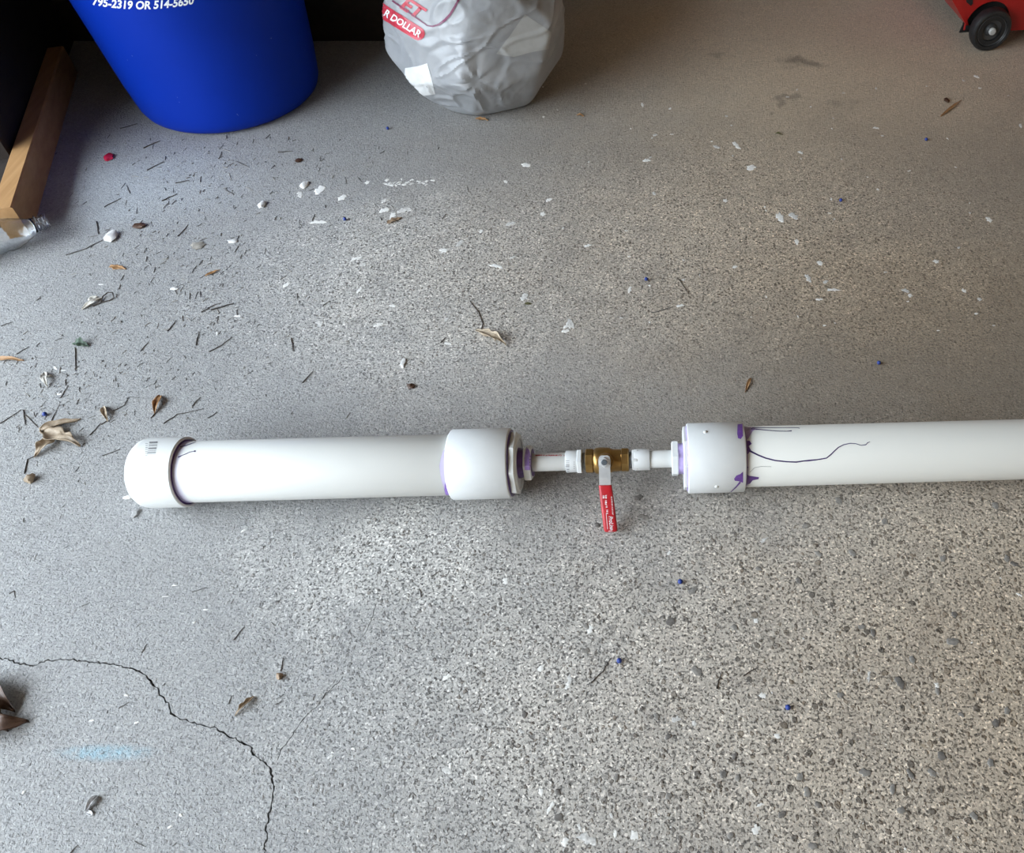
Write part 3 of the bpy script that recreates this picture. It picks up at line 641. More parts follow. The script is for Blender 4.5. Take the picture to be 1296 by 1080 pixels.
# ------------------------------------------------------------------ blue bin
BC = P(296, 119); RB = 0.212
bin_o = empty('plastic_bin', BC, 'large round blue plastic bin with white phone numbers by the dark corner', 'bin')
TAPER = 0.075
def rb(z): return RB-0.012+TAPER*z if z > 0.05 else None
prof = [(0.0, RB-0.045), (0.001, RB-0.034), (0.005, RB-0.023), (0.012, RB-0.015), (0.026, RB-0.009), (0.05, RB-0.0055), (0.09, RB), (0.30, RB+0.02), (0.62, RB+0.055), (0.63, RB+0.058), (0.635, RB+0.072), (0.665, RB+0.075), (0.668, RB+0.071), (0.668, RB+0.058), (0.62, RB+0.050), (0.09, RB-0.005), (0.012, RB-0.045), (0.008, 0.001)]
mb = MB(); lathe(mb, BC, Vector((0, 0, 1)), [(0.0, 0.001)]+prof, 96, closed=False, cap0=False, cap1=False, up=Vector((0, 1, 0)))
body = mb.obj('body', M['bin'], bin_o, smooth=True, sharp=40)
tBin = bvh(body)
# letters follow the curve of the bin: baseline sags in the middle
def bl(a, b):
    u = a/100.0                                             # 0..1 along the line
    x = 117+128*u; sag = 11.2-25*(u-0.48)**2
    return (x+b*0.10, sag-b)
W_ = 100.0
t2 = text2d('795-2319 OR 514-5650', 13.5, lambda a, b: (a, b), 2.0, 0.42)
mx = max(v[0] for v in t2[0]); mn = min(v[0] for v in t2[0])
t2 = ([bl((v[0]-mn)/(mx-mn)*100, v[1]*1.05) for v in t2[0]], t2[1])
decal('phone_number', None, tBin, M['white_ink'], body, 0.0006, mesh2d=t2)

# ------------------------------------------------------------------ plastic shopping bag
GC = P(618, 122)
bag = empty('shopping_bag', GC, 'crumpled white plastic shopping bag with red print standing beside the blue bin', 'bag')
def bag_mesh():
    rnd = random.Random(21); C0 = GC+Vector((0, 0, 0.17))
    planes = []
    def pl(nx, ny, nz, d): planes.append((Vector((nx, ny, nz)).normalized(), d))
    pl(0, 0, -1, 0.168); pl(-1, 0.05, 0.12, 0.200); pl(1, -0.1, 0.02, 0.200); pl(0.1, 1, 0.05, 0.15)
    pl(-0.45, -1, 0.34, 0.156); pl(0.5, -1, 0.12, 0.160); pl(-0.85, -0.5, -0.42, 0.200); pl(-0.25, -0.85, -0.60, 0.178); pl(0.35, -0.75, -0.62, 0.172)
    pl(0.9, -0.4, -0.50, 0.186); pl(0.95, -0.3, 0.30, 0.205); pl(-0.75, -0.65, 0.1, 0.175); pl(0.1, -0.95, 0.5, 0.172); pl(0.5, 0.5, -0.6, 0.18); pl(-0.6, 0.5, -0.5, 0.18)
    for _ in range(34):                                    # small flats pressed by what is inside
        v = Vector((rnd.uniform(-1, 1), rnd.uniform(-1, 0.5), rnd.uniform(-0.75, 0.8)))
        pl(v.x, v.y, v.z, rnd.uniform(0.182, 0.205))
    vs_, fs = [], []; nu, nv = 220, 140
    for i in range(nv+1):
        ph = -math.pi/2+math.pi*0.93*i/nv
        for j in range(nu):
            a = 2*math.pi*j/nu; d = Vector((math.cos(a)*math.cos(ph), math.sin(a)*math.cos(ph), math.sin(ph)))
            s_ = 0.0; k = 55.0
            m_ = max(n_.dot(d)/dd for n_, dd in planes)
            for n_, dd in planes:
                c = n_.dot(d)/dd/m_
                if c > 0.5: s_ += c**k
            r_ = min((1/s_)**(1/k)/m_, 0.27)
            p = d*r_
            if p.z > 0.12:                                # gathered neck
                t_ = min(1.0, (p.z-0.12)/0.14); p.x *= 1-0.72*t_**1.4; p.y *= 1-0.72*t_**1.4; p.z = 0.12+(p.z-0.12)*1.2
            # pulled folds: sharp thin ridges running through the film
            w = Vector((noise.noise(p*6), noise.noise(p*6+Vector((5, 1, 2))), noise.noise(p*6+Vector((2, 7, 3)))))*0.03
            q = Vector(((p.x+p.z*0.7)*6, p.y*6, (p.z-p.x*0.5)*11))+w*40+Vector((3.1, 7.7, 1.3))
            vd, _ = noise.voronoi(q); e1 = vd[1]-vd[0]
            q2 = p*30+w*60+Vector((9.1, 2.7, 5.3)); vd2, _ = noise.voronoi(q2); e2 = vd2[1]-vd2[0]
            ridge = max(0.0, 1-e1/0.16)*0.0042-max(0.0, 0.5-e1)*0.004+max(0.0, 1-e2/0.16)*0.0018*(0.15+max(0, noise.noise(p*7+Vector((1, 2, 8))))*2.2)
            pv_ = p-Vector((0.02, -0.15, -0.045)); ds = Vector((pv_.x, pv_.z)).length; an_ = math.atan2(pv_.z, pv_.x)+0.5*noise.noise(p*8)
            if p.y < 0: ridge += abs(((an_*2.2) % 2)-1)*0.007*math.exp(-ds/0.075)*min(1, ds/0.02)+(abs(((an_*5.3) % 2)-1)-0.5)*0.0014*math.exp(-ds/0.11)*min(1, ds/0.03)
            wr = noise.noise(p*9)*0.004
            up = 1.0 if p.z > -0.13 else max(0.0, (p.z+0.168)/0.04)
            p = p+d*((ridge+wr)*up)
            o = C0+p; o.z = max(o.z, 0.0015)
            vs_.append(o)
    for i in range(nv):
        for j in range(nu):
            fs.append((i*nu+j, i*nu+(j+1) % nu, (i+1)*nu+(j+1) % nu, (i+1)*nu+j))
    fs.append(tuple(range(nu-1, -1, -1))); fs.append(tuple(nv*nu+j for j in range(nu)))
    return vs_, fs
bv, bf = bag_mesh()
sack = build('sack', bv, bf, M['film'], bag, smooth=True, sharp=28)
# two handle loops standing up from the gathered neck
for sgn in (-1, 1):
    zt = max(v.z for v in bv); rings = []
    for k in range(25):
        q = math.pi*k/24; c = GC+Vector((sgn*0.022+0.012*math.sin(q)*sgn, math.cos(q)*0.034, zt-0.03+math.sin(q)*0.13)); w = 0.017+0.005*math.sin(2*q)+0.002*math.sin(11*q)
        n_ = Vector((0, math.cos(q), math.sin(q)))
        rings.append([c+Vector((-w, 0, 0))-n_*0.001, c+n_*0.004*math.sin(7*q), c+Vector((w, 0, 0))-n_*0.001, c-n_*0.003])
    mb = MB(); mb.rings(rings); mb.obj('bag_handle', M['film'], bag, smooth=True)
tBag = bvh(sack)
M['paper'] = simple('white_paper_inside', (0.70, 0.70, 0.69), 0.5, 0.05, 40)
decal('paper_patch', [[(513, 86), (528, 84), (541, 80), (546, 98), (551, 119), (536, 121), (516, 119), (512, 103)]], tBag, M['paper'], sack, 0.0008, 3)
M['film_pale'] = simple('paler_film', (0.43, 0.435, 0.43), 0.3, 0.06, 40)  # paler patch of film on the right of the bag
decal('paler_film', [[(628, 68), (646, 44), (664, 18), (698, 41), (694, 62), (672, 66), (650, 72)]], tBag, M['film_pale'], sack, 0.0008, 3)
ang = math.atan2(34-2, 534-484)
def rot2(x0, y0, a=ang): return lambda u, v: (x0+u*math.cos(a)+v*math.sin(a), y0+u*math.sin(a)-v*math.cos(a))
f = rot2(489.5, 17)
ban = [f(-14, -8.5), f(48, -8.5)]+[f(48+8*math.cos(q), 8.5*math.sin(q)) for q in (R(-60), R(-30), 0, R(30), R(60))]+[f(48, 8.5), f(-14, 8.5)]
decal('red_band', [ban], tBag, M['bag_red'], sack, 0.0012, 2.5)
g = rot2(488.5, 12.5+6)
decal('band_lettering', None, tBag, M['white_ink'], sack, 0.0022, mesh2d=text2d('R DOLLAR', 11.5, lambda a, b: g(a*0.98-2, b-1.5), 2.0, 0.25))
e = rot2(507, 6, R(33))
decal('brand_lettering', None, tBag, M['bag_red'], sack, 0.0014, mesh2d=text2d('ET', 27, lambda a, b: e(a*0.98, b*0.86-3), 3.0, 0.9, 0.15))
decal('print_outline', stroke([(497, 1), (520, 17), (541, 32.5), (548, 33.5), (556, 31), (564, 25), (570, 18), (576, 8), (583, -5), (588, -16)], [2.4, 2.0, 1.6, 2.2, 3, 3, 3, 2.6, 2.4, 2]), tBag, M['bag_maroon'], sack, 0.0014, 2.5)

# ------------------------------------------------------------------ red wheeled cart
WC = P(1249, 66)
WN = Vector((0.16, -1, 0)).normalized(); WS = Vector((-WN.y, WN.x, 0))      # WS runs to the right
WR = 0.052
CW = WC+Vector((0, 0, WR))
cart = empty('wheeled_cart', WC-WN*0.03, 'red steel wheeled cart with a black rubber wheel in the far right corner', 'cart')
k_ = WR/0.060
mb = MB(); lathe(mb, CW, WN, [(-0.034, 0.030*k_), (-0.034, WR-0.009), (-0.028, WR-0.002), (-0.022, WR), (-0.008, WR), (-0.002, WR-0.003), (0.0, WR-0.007), (-0.001, WR-0.012), (-0.004, WR-0.014), (-0.004, 0.03*k_)], 56, closed=True)
wheel = mb.obj('wheel', M['rubber'], cart, smooth=True, sharp=35)
mb = MB(); lathe(mb, CW, WN, [(-0.006, WR-0.0135), (-0.0025, WR-0.016), (-0.010, WR-0.021), (-0.013, 0.016), (-0.008, 0.013), (-0.004, 0.011), (-0.004, 0.001)], 48, cap0=False)
mb.obj('wheel_rim', M['rim_grey'], wheel, smooth=True, sharp=40)
mb = MB(); lathe(mb, CW, WN, [(-0.006, 0.0088), (0.001, 0.0088), (0.003, 0.007), (0.0035, 0.001)], 24); mb.obj('hub_cap', M['hub'], wheel, smooth=True, sharp=40)
def cp(u, v, w): return CW+WS*u+Vector((0, 0, v))+WN*w      # u right, v up from the axle, w towards the viewer
def uv(px, py, w):
    d = ray(px, py); p = CAM+d*((CW+WN*w-CAM).dot(WN)/d.dot(WN))-CW; return p.dot(WS), p.z
def prism(poly, w0, w1):
    mb = MB(); mb.rings([[cp(u, v, w0) for u, v in poly], [cp(u, v, w1) for u, v in poly]]); return mb
WP = -0.037
ft, fe, bt = uv(1223.5, 33, WP), uv(1204, -2, WP), uv(1292, 38, WP)
ar = WR+0.007
arch = [(ar*math.cos(q), ar*math.sin(q)) for q in (R(a) for a in range(-15, 190, 12))]
wb_ = fe[0]+(fe[0]-ft[0])*1.5; wt_ = fe[1]+(fe[1]-ft[1])*1.5
TOPV = 0.36
outer = [(0.62, bt[1]), (0.62, TOPV), (wb_-0.01, TOPV), (wb_, wt_), fe, ft, (ft[0]+0.006, ft[1]-0.002)]
prism(outer+arch[::-1]+[(ar+0.004, bt[1])], WP, WP-0.005).obj('side_panel', M['cart_red'], cart)
prism([(0.62, bt[1]), (0.62, TOPV), (wb_-0.01, TOPV), (wb_, wt_), fe, ft, (ft[0]+0.01, ft[1]-0.004), (-0.02, bt[1])], -0.395, -0.40).obj('side_panel', M['cart_red'], cart)
mb = MB(); mb.rings([[cp(u, v, w) for u, v in (ft, (ft[0]+0.004, ft[1]), (fe[0]+0.004, fe[1]), (wb_+0.004, wt_), (wb_-0.006, TOPV), (wb_-0.01, TOPV), (wb_, wt_), fe)] for w in (WP-0.005, -0.395)]); mb.obj('front_panel', M['cart_red'], cart)
BR = Matrix((WS, WN, Vector((0, 0, 1)))).transposed()
mb = MB(); mb.box(cp(0.345, bt[1]+0.006, -0.218), (0.54, 0.345, 0.008), BR); mb.obj('base_plate', M['cart_red'], cart)
mb = MB(); mb.box(cp((0.62+wb_-0.01)/2, TOPV+0.005, -0.218), (0.62-wb_+0.03, 0.375, 0.010), BR); mb.obj('top_plate', M['cart_red'], cart)
prism([(-ar-0.004, -0.02), (ar+0.004, -0.02), (ar+0.004, ar+0.008), (-ar*0.7, ar+0.008)], WP-0.012, WP-0.016).obj('wheel_well', M['rubber'], cart)
sl = [uv(x, y, WP) for x, y in ((1223, 2.5), (1228.5, 7), (1231, 4), (1230, -14), (1222, -14))]
prism(sl, WP+0.002, WP).obj('slot_shade_plate', M['rubber'], cart)  # black plate painting the shade inside an opening
fo = [(ft[0]-0.003, ft[1]+0.002), (ft[0]-0.002, ft[1]-0.008), (ft[0]+0.009, ft[1]-0.008), (ft[0]+0.008, ft[1]+0.002)]
prism(fo, WP+0.002, WP-0.02).obj('bracket_foot', M['rubber'], cart)
mb = MB(); lathe(mb, CW, WN, [(-0.43, 0.009), (-0.006, 0.009)], 16); mb.obj('axle', M['steel_dark'], cart)
w2 = wheel.copy(); COL.objects.link(w2); w2.parent = cart; w2.location = -WN*0.402; ORG[w2.name] = org(wheel)
for w_ in (-0.08, -0.36):                                  # rear feet
    q = cp(0.55, 0, w_); h_ = CW.z+bt[1]+0.004; q.z = h_/2; mb = MB(); mb.box(q, (0.03, 0.03, h_)); mb.obj('rear_foot', M['rubber'], cart)

# ------------------------------------------------------------------ timber at the left
M['timber'] = wood_mat('pine_timber', (0.36, 0.19, 0.072), (0.47, 0.27, 0.115), 0.6, (0, 0, math.atan2(DIR.x, DIR.y)))
L_ = 0.70; w_, hgt = 0.038, TH_T; bv_ = 0.003
sec = [(-w_, 0.0), (0, 0.0), (0, hgt-bv_), (-bv_, hgt), (-w_+bv_, hgt), (-w_, hgt-bv_)]
mb = MB(); mb.rings([[dl(s_, a, b) for a, b in sec] for s_ in (0.0, L_)])
tag(mb.obj('timber', M['timber'], loc=dl(0, -0.02)), 'pine timber lying on edge along the floor at the dark left side', 'timber')

# ------------------------------------------------------------------ clear plastic bottle by the timber
def pet_mat():
    t = NT('clear_plastic'); t.set(Base_Color=(0.93, 0.95, 0.97), Roughness=0.06); t.b.inputs['Transmission Weight'].default_value = 1.0; t.b.inputs['IOR'].default_value = 1.45
    t.bump(t.noise(t.coords(), 55, 3), 0.35, 0.006); return t.m
M['pet'] = pet_mat()
NB, BB = P(61, 279, 0.033), P(8, 297, 0.033)
BD = (BB-NB); BD.z = 0; BD.normalize()
bottle = empty('plastic_bottle', (NB+BD*0.11)*1.0-Vector((0, 0, 0.033)), 'clear crumpled plastic bottle lying against the end of the pine timber', 'bottle')
def shell(o, ax, prof, th, n, wob=0.0, seed=0.0):
    x, y, z = frame(ax); rs = []
    full = prof+[(s_, max(r-th, 0.0004)) for s_, r in reversed(prof)]
    for s_, r in full:
        ring = []
        for k in range(n):
            a = 2*math.pi*k/n; q = noise.noise(Vector((math.cos(a)*1.6, math.sin(a)*1.6, s_*34+seed)))
            rr = r*(1+wob*(q if r > 0.018 else 0)); ring.append(o+x*s_+(y*math.cos(a)+z*math.sin(a))*rr)
        rs.append(ring)
    mb = MB(); mb.rings(rs, closed=True); return mb
shell(NB, BD, [(0.024, 0.0135), (0.030, 0.0150), (0.040, 0.0205), (0.052, 0.0262), (0.066, 0.0300), (0.078, 0.0308), (0.084, 0.0285), (0.090, 0.0308), (0.104, 0.0308), (0.110, 0.0285), (0.116, 0.0308), (0.130, 0.0308), (0.136, 0.0285), (0.142, 0.0308), (0.185, 0.0308), (0.196, 0.029), (0.202, 0.024), (0.198, 0.012), (0.196, 0.002)], 0.0006, 48, 0.10, 2.0).obj('body', M['pet'], bottle, smooth=True)
shell(NB, BD, [(0.0, 0.0125), (0.003, 0.0128), (0.004, 0.0142), (0.006, 0.0142), (0.007, 0.0128), (0.010, 0.0128), (0.011, 0.0142), (0.013, 0.0142), (0.014, 0.0128), (0.017, 0.0128), (0.0175, 0.0165), (0.0195, 0.0165), (0.020, 0.0132), (0.0242, 0.0136)], 0.0014, 40).obj('neck', M['pet'], bottle, smooth=True, sharp=40)

# ------------------------------------------------------------------ leaves and scraps
def leafm(name, a, b, rough=0.6):
    t = NT(name); co = t.coords(); n1 = t.noise(co, 90, 4, 0.6); n2 = t.noise(co, 300, 2)
    c = t.ramp(n1, [(0.3, a), (0.7, b)]); t.l(t.mix(t.math('MULTIPLY', n2, 0.4), c, tuple(v*0.6 for v in a)), t.b.inputs['Base Color']); t.set(Roughness=rough); t.bump(n1, 0.3, 0.002); return t.m
M['l_brown'] = leafm('brown_leaf', (0.22, 0.145, 0.09), (0.40, 0.29, 0.19)); M['l_tan'] = leafm('tan_leaf', (0.36, 0.27, 0.18), (0.60, 0.50, 0.37))
M['l_pale'] = leafm('pale_leaf', (0.50, 0.47, 0.41), (0.72, 0.69, 0.63)); M['l_orange'] = leafm('orange_leaf', (0.30, 0.15, 0.055), (0.46, 0.27, 0.13))
M['l_green'] = leafm('green_leaf', (0.03, 0.06, 0.035), (0.10, 0.15, 0.10)); M['l_dark'] = leafm('dark_leaf', (0.045, 0.022, 0.014), (0.12, 0.06, 0.032), 0.5)
M['l_mauve'] = leafm('mauve_brown_leaf', (0.25, 0.18, 0.115), (0.50, 0.40, 0.29)); M['l_olive'] = leafm('olive_leaf', (0.10, 0.095, 0.04), (0.17, 0.15, 0.07))
M['twig'] = leafm('dark_twig', (0.035, 0.028, 0.024), (0.085, 0.068, 0.055), 0.8); M['twig_pale'] = leafm('straw_twig', (0.22, 0.20, 0.17), (0.38, 0.35, 0.31), 0.8)
M['twig_grey'] = leafm('grey_twig', (0.09, 0.085, 0.08), (0.16, 0.15, 0.14), 0.8)
M['scrap_white'] = simple('white_scrap', (0.68, 0.67, 0.65), 0.6, 0.12, 200, bump=0.2); M['scrap_red'] = simple('red_plastic_bit', (0.45, 0.02, 0.06), 0.25, 0.2, 200)
M['scrap_silver'] = simple('silver_grey_bark', (0.55, 0.55, 0.56), 0.4, 0.3, 300, bump=0.3); M['grit'] = simple('grey_grit', (0.30, 0.295, 0.29), 0.7, 0.25, 300, bump=0.3)
def blade(mb, a, b, wpx, seed, curl=0.5, arch=0.25, lobes=0.0, lift=0.0, nlob=3, tip=0.7, roll=0.0):
    """one dry leaf blade from pixel a to pixel b, wpx wide"""
    rnd = random.Random(seed); A_, B_ = P(*a), P(*b); d = B_-A_; L = d.length; d.normalize(); sd = Vector((-d.y, d.x, 0))
    W = mm((a[0]+b[0])/2, (a[1]+b[1])/2, wpx)/2; nu, nv = 18, 8; ph = rnd.uniform(0, 6); vs_, zmin = [], 9
    for i in range(nu+1):
        u = i/nu; w = max(0.04, math.sin(math.pi*min(1, u*0.96+0.02)**tip))
        if lobes: w *= 1+lobes*math.sin(nlob*2*math.pi*u+ph)
        for j in range(nv+1):
            v = -1+2*j/nv; n_ = noise.noise(Vector((u*3+seed, v*2, seed*0.37)))
            th = v*curl*2.2; rad = W*w/max(0.15, abs(curl*2.2)) if abs(curl) > 0.05 else None
            if rad: y_, z_ = math.sin(th)*rad, (1-math.cos(th))*rad
            else: y_, z_ = v*W*w, 0.0
            z_ += arch*L*0.5*math.sin(math.pi*u)*(0.6+0.4*math.cos(ph+u*5))+n_*W*0.35+roll*v*W*u
            p = A_+d*(u*L)+sd*(y_+n_*W*0.15)+Vector((0, 0, z_)); zmin = min(zmin, p.z); vs_.append(p)
    for p in vs_: p.z += 0.0004-zmin+lift
    mb.add(vs_, [(i*(nv+1)+j, i*(nv+1)+j+1, (i+1)*(nv+1)+j+1, (i+1)*(nv+1)+j) for i in range(nu) for j in range(nv)])
def thick(o, t_=0.0004):
    m_ = o.modifiers.new('thickness', 'SOLIDIFY'); m_.thickness = t_; m_.offset = 1; return o
def leaf(name, label, cat, blades, mat, group=None, stem=None):
    mb = MB()
    for k in blades: blade(mb, *k[0], **k[1])
    c = sum(mb.v, Vector())/len(mb.v); o = mb.obj(name, mat, loc=(c.x, c.y, 0), smooth=True); thick(o); tag(o, label, cat, group)
    if stem:
        sm = MB(); pts = [P(*q)+Vector((0, 0, 0.0008)) for q in stem]; sm.tube(pts, 0.0007, 5); so = sm.obj('stem', M['twig'], o)
    return o
def B_(a, b, w, seed, **k): return ((a, b, w, seed), k)
G1 = 'dry leaves and scraps strewn on the floor'
def lf(label, blades, mat, stem=None, name='dry_leaf', cat='leaf'): return leaf(name, label, cat, blades, mat, G1, stem)
lf('large curled brown dry leaf with folded lobes left of the white end cap', [B_((51, 546), (103, 531), 17, 3, curl=0.75, arch=0.10), B_((55, 545), (103, 566), 24, 4, curl=0.35, arch=0.3, lobes=0.2), B_((70, 556), (44, 580), 17, 5, curl=0.4, arch=0.25, lobes=0.15)], M['l_mauve'], [(44, 578), (35, 582), (31, 600)])
lf('curled tan dry leaf with a thin bent stem lying above the left white pipe', [B_((603, 419), (641, 438), 17, 7, curl=0.65, arch=0.3, lobes=0.2), B_((608, 420), (628, 432), 10, 8, curl=0.5, arch=0.5)], M['l_tan'], [(609, 420), (611, 410), (606, 396), (595, 382)])
lf('narrow orange-brown dry leaf standing above the white end cap', [B_((203, 501), (196, 524), 11, 9, curl=0.5, arch=0.2)], M['l_orange'], [(197, 523), (191, 530)])
lf('small beige curled leaf between the big brown leaf and the orange leaf', [B_((131, 516), (137, 534), 10, 10, curl=0.7, arch=0.2)], M['l_tan'], [(136, 533), (128, 538)])
lf('thin reddish-brown leaf lying at the left picture edge', [B_((-6, 455), (31, 457), 8, 11, curl=0.6, arch=0.1)], M['l_orange'])
lf('whitish bent leaf scrap above the blue bead at the left', [B_((56, 472), (61, 491), 9, 12, curl=0.4, arch=0.3), B_((57, 477), (68, 478), 6, 13, curl=0.5, arch=0.4)], M['l_pale'])
lf('small flat orange leaf scrap below the white crumb', [B_((139, 338), (160, 341), 8, 14, curl=0.15, arch=0.1, lobes=0.25)], M['l_orange'])
lf('dark green crumpled leaf scrap near the left edge', [B_((95, 436), (113, 439), 13, 15, curl=0.7, arch=0.4, lobes=0.3)], M['l_green'])
lf('big crumpled dark brown leaf cut off by the left picture edge beside the crack', [B_((-30, 868), (20, 902), 40, 16, curl=0.45, arch=0.35), B_((-34, 935), (38, 914), 34, 17, curl=0.5, arch=0.30), B_((-30, 900), (12, 925), 44, 26, curl=0.3, arch=0.3, lobes=0.15)], M['l_dark'])
lf('tiny brown leaf bit lying in front of the shopping bag', [B_((602, 151), (618, 153), 6, 18, curl=0.3, arch=0.2, lobes=0.3)], M['l_orange'])
lf('tiny orange leaf bit right of the shopping bag', [B_((730, 146), (739, 148), 5, 19, curl=0.3, arch=0.3)], M['l_orange'])
lf('slender brown leaf sliver above the right white pipe', [B_((950, 479), (943, 497), 5, 20, curl=0.4, arch=0.1)], M['l_orange'])
lf('small reddish leaf bit in the middle of the pine needles', [B_((260, 350), (279, 342), 5, 21, curl=0.4, arch=0.2)], M['l_orange'])
lf('brown triangular leaf bit under the white paint blots', [B_((490, 283), (509, 276), 8, 22, curl=0.2, arch=0.15, lobes=0.3)], M['l_brown'])
lf('small olive leaf bit on the upper floor right of centre', [B_((981, 169), (991, 171), 4, 23, curl=0.3, arch=0.2)], M['l_olive'])
lf('tiny green leaf bit above the curled tan leaf', [B_((664, 385), (673, 385), 5, 24, curl=0.1, arch=0.1)], M['l_olive'])
lf('orange wood splinter lying on the floor at the upper right', [B_((1190, 148), (1217, 127), 4, 25, curl=0.4, arch=0.05)], M['l_orange'], name='wood_splinter', cat='splinter')
lf('curled silvery bark scrap near the lower left corner', [B_((124, 1008), (108, 1029), 12, 27, curl=0.75, arch=0.15), B_((110, 1028), (119, 1032), 6, 28, curl=0.4, arch=0.2)], M['scrap_silver'], name='bark_scrap', cat='bark')
lf('twisted brown bark curl beside the floor crack', [B_((322, 882), (297, 907), 9, 29, curl=0.8, arch=0.2, lobes=0.3)], M['l_mauve'], name='bark_curl', cat='bark')
o = lf('pale folded paper scrap with a dark looped end', [B_((104, 392), (130, 377), 9, 30, curl=0.5, arch=0.1), B_((112, 381), (124, 376), 8, 31, curl=0.4, arch=0.3)], M['l_pale'], name='paper_scrap', cat='paper')
sm = MB(); sm.tube([P(*q)+Vector((0, 0, z)) for q, z in (((128, 383), .001), ((131, 377), .003), ((138, 373), .005), ((144, 373), .005), ((145, 378), .002), ((139, 381), .001), ((130, 383), .001), ((118, 388), .001))], 0.0011, 6); sm.obj('loop', M['twig'], o)

def chunk(name, label, cat, px, py, rx, ry, hh, mat, seed, group=G1):
    rnd = random.Random(seed); c = P(px, py); a = (P(px+rx, py)-P(px-rx, py)).length/2; b = (P(px, py-ry)-P(px, py+ry)).length/2
    bm = bmesh.new(); bmesh.ops.create_icosphere(bm, subdivisions=2, radius=1.0)
    vs_ = []
    for v in bm.verts:
        n_ = 1+0.55*noise.noise(v.co*1.4+Vector((seed*1.7, seed*0.3, 0)))+0.35*noise.noise(v.co*3.1+Vector((seed*2.3, 0, 0)))
        vs_.append(c+Vector((v.co.x*a*n_, v.co.y*b*n_, max(0.0, hh*(v.co.z*n_+0.75)*0.57))))
    bm.verts.index_update(); fs = [tuple(v.index for v in f.verts) for f in bm.faces]; bm.free()
    return tag(build(name, vs_, fs, mat, loc=c, smooth=True, sharp=45), label, cat, group)
chunk('crumb', 'white crumb with a curved stalk beside it, right of the clear bottle', 'crumb', 142, 301, 7, 6, 0.010, M['scrap_white'], 1)
chunk('bark_bit', 'dark brown bark bit right of the white crumb', 'bark', 177, 287, 8, 3, 0.006, M['l_dark'], 2)
chunk('plastic_bit', 'small shiny red plastic bit in front of the dark corner', 'plastic', 138, 200, 6, 4, 0.007, M['scrap_red'], 3)
chunk('nut', 'round brown nut below the large curled leaf', 'nut', 40, 608, 5.5, 4.5, 0.011, M['l_mauve'], 4)
chunk('seed', 'small brown seed with a bristle right of the crack', 'seed', 355, 857, 4.5, 4, 0.006, M['l_brown'], 5)
chunk('flake', 'tiny upright white flake above the left pipe', 'flake', 510, 460, 3, 5.5, 0.003, M['scrap_white'], 6)
chunk('seed', 'dark oval seed above the left coupling', 'seed', 520, 490, 5, 3, 0.005, M['l_dark'], 7)
chunk('flake', 'white paint chip upper left of the white smear', 'flake', 385, 235, 5, 4, 0.005, M['scrap_white'], 8)
chunk('stone_chip', 'small round white stone left of the paint blots', 'stone', 332, 260, 5, 3.5, 0.006, M['scrap_white'], 9)
chunk('dust_clump', 'grey brown dust clump left of the reddish leaf bit', 'dust', 251, 311, 9, 4, 0.003, M['twig_pale'], 10)
chunk('flake', 'white curled flake among the pine needles', 'flake', 221, 366, 5, 1.8, 0.003, M['scrap_white'], 11)
chunk('flake', 'white flake sticking out under the end cap', 'flake', 163, 630, 7, 3, 0.003, M['scrap_white'], 12)
chunk('grit_bit', 'grey grit lump just below the end cap', 'grit', 172, 650, 5, 5, 0.004, M['grit'], 13)
chunk('bark_bit', 'dark crumb in front of the blue bin', 'bark', 378, 204, 4, 2.5, 0.004, M['l_dark'], 14)
chunk('bark_bit', 'dark bit beside the orange wood splinter', 'bark', 1198, 128, 3.5, 2.5, 0.004, M['l_dark'], 15)
chunk('flake', 'white flake at the right end of the dark needle pile', 'flake', 295, 306, 6, 2.5, 0.003, M['scrap_white'], 16)

# ------------------------------------------------------------------ blue beads
BEADS = [(58, 524, 'beside the large curled leaf at the left'), (437, 277, 'among the white paint blots above the left pipe'), (491, 162, 'between the blue bin and the shopping bag'),
         (1064, 253, 'on the right of the twin white paint spots'), (1172, 176, 'nearest the orange wood splinter'), (818, 353, 'behind the brass valve on the worn floor'),
         (1112, 459, 'just behind the right white pipe'), (861, 736, 'below the right white coupling'), (784, 836, 'straight below the red lever'), (997, 895, 'lowest one on the stony floor at the lower right')]
bd = None
for x, y, w in BEADS:
    r_ = 0.0035; c = P(x, y+2)
    if bd is None:
        mb = MB(); lathe(mb, Vector((0, 0, 0)), Vector((0, 0, 1)), [(r_-r_*math.cos(R(q)), max(r_*math.sin(R(q)), 0.00005)) for q in range(0, 181, 15)], 20, up=Vector((0, 1, 0))); bd = mb.obj('blue_bead', M['blue_bead'], smooth=True); o = bd
    else: o = bd.copy(); COL.objects.link(o)
    o.location = (c.x, c.y, 0); tag(o, 'tiny round blue plastic bead '+w, 'bead', 'blue beads scattered on the floor')

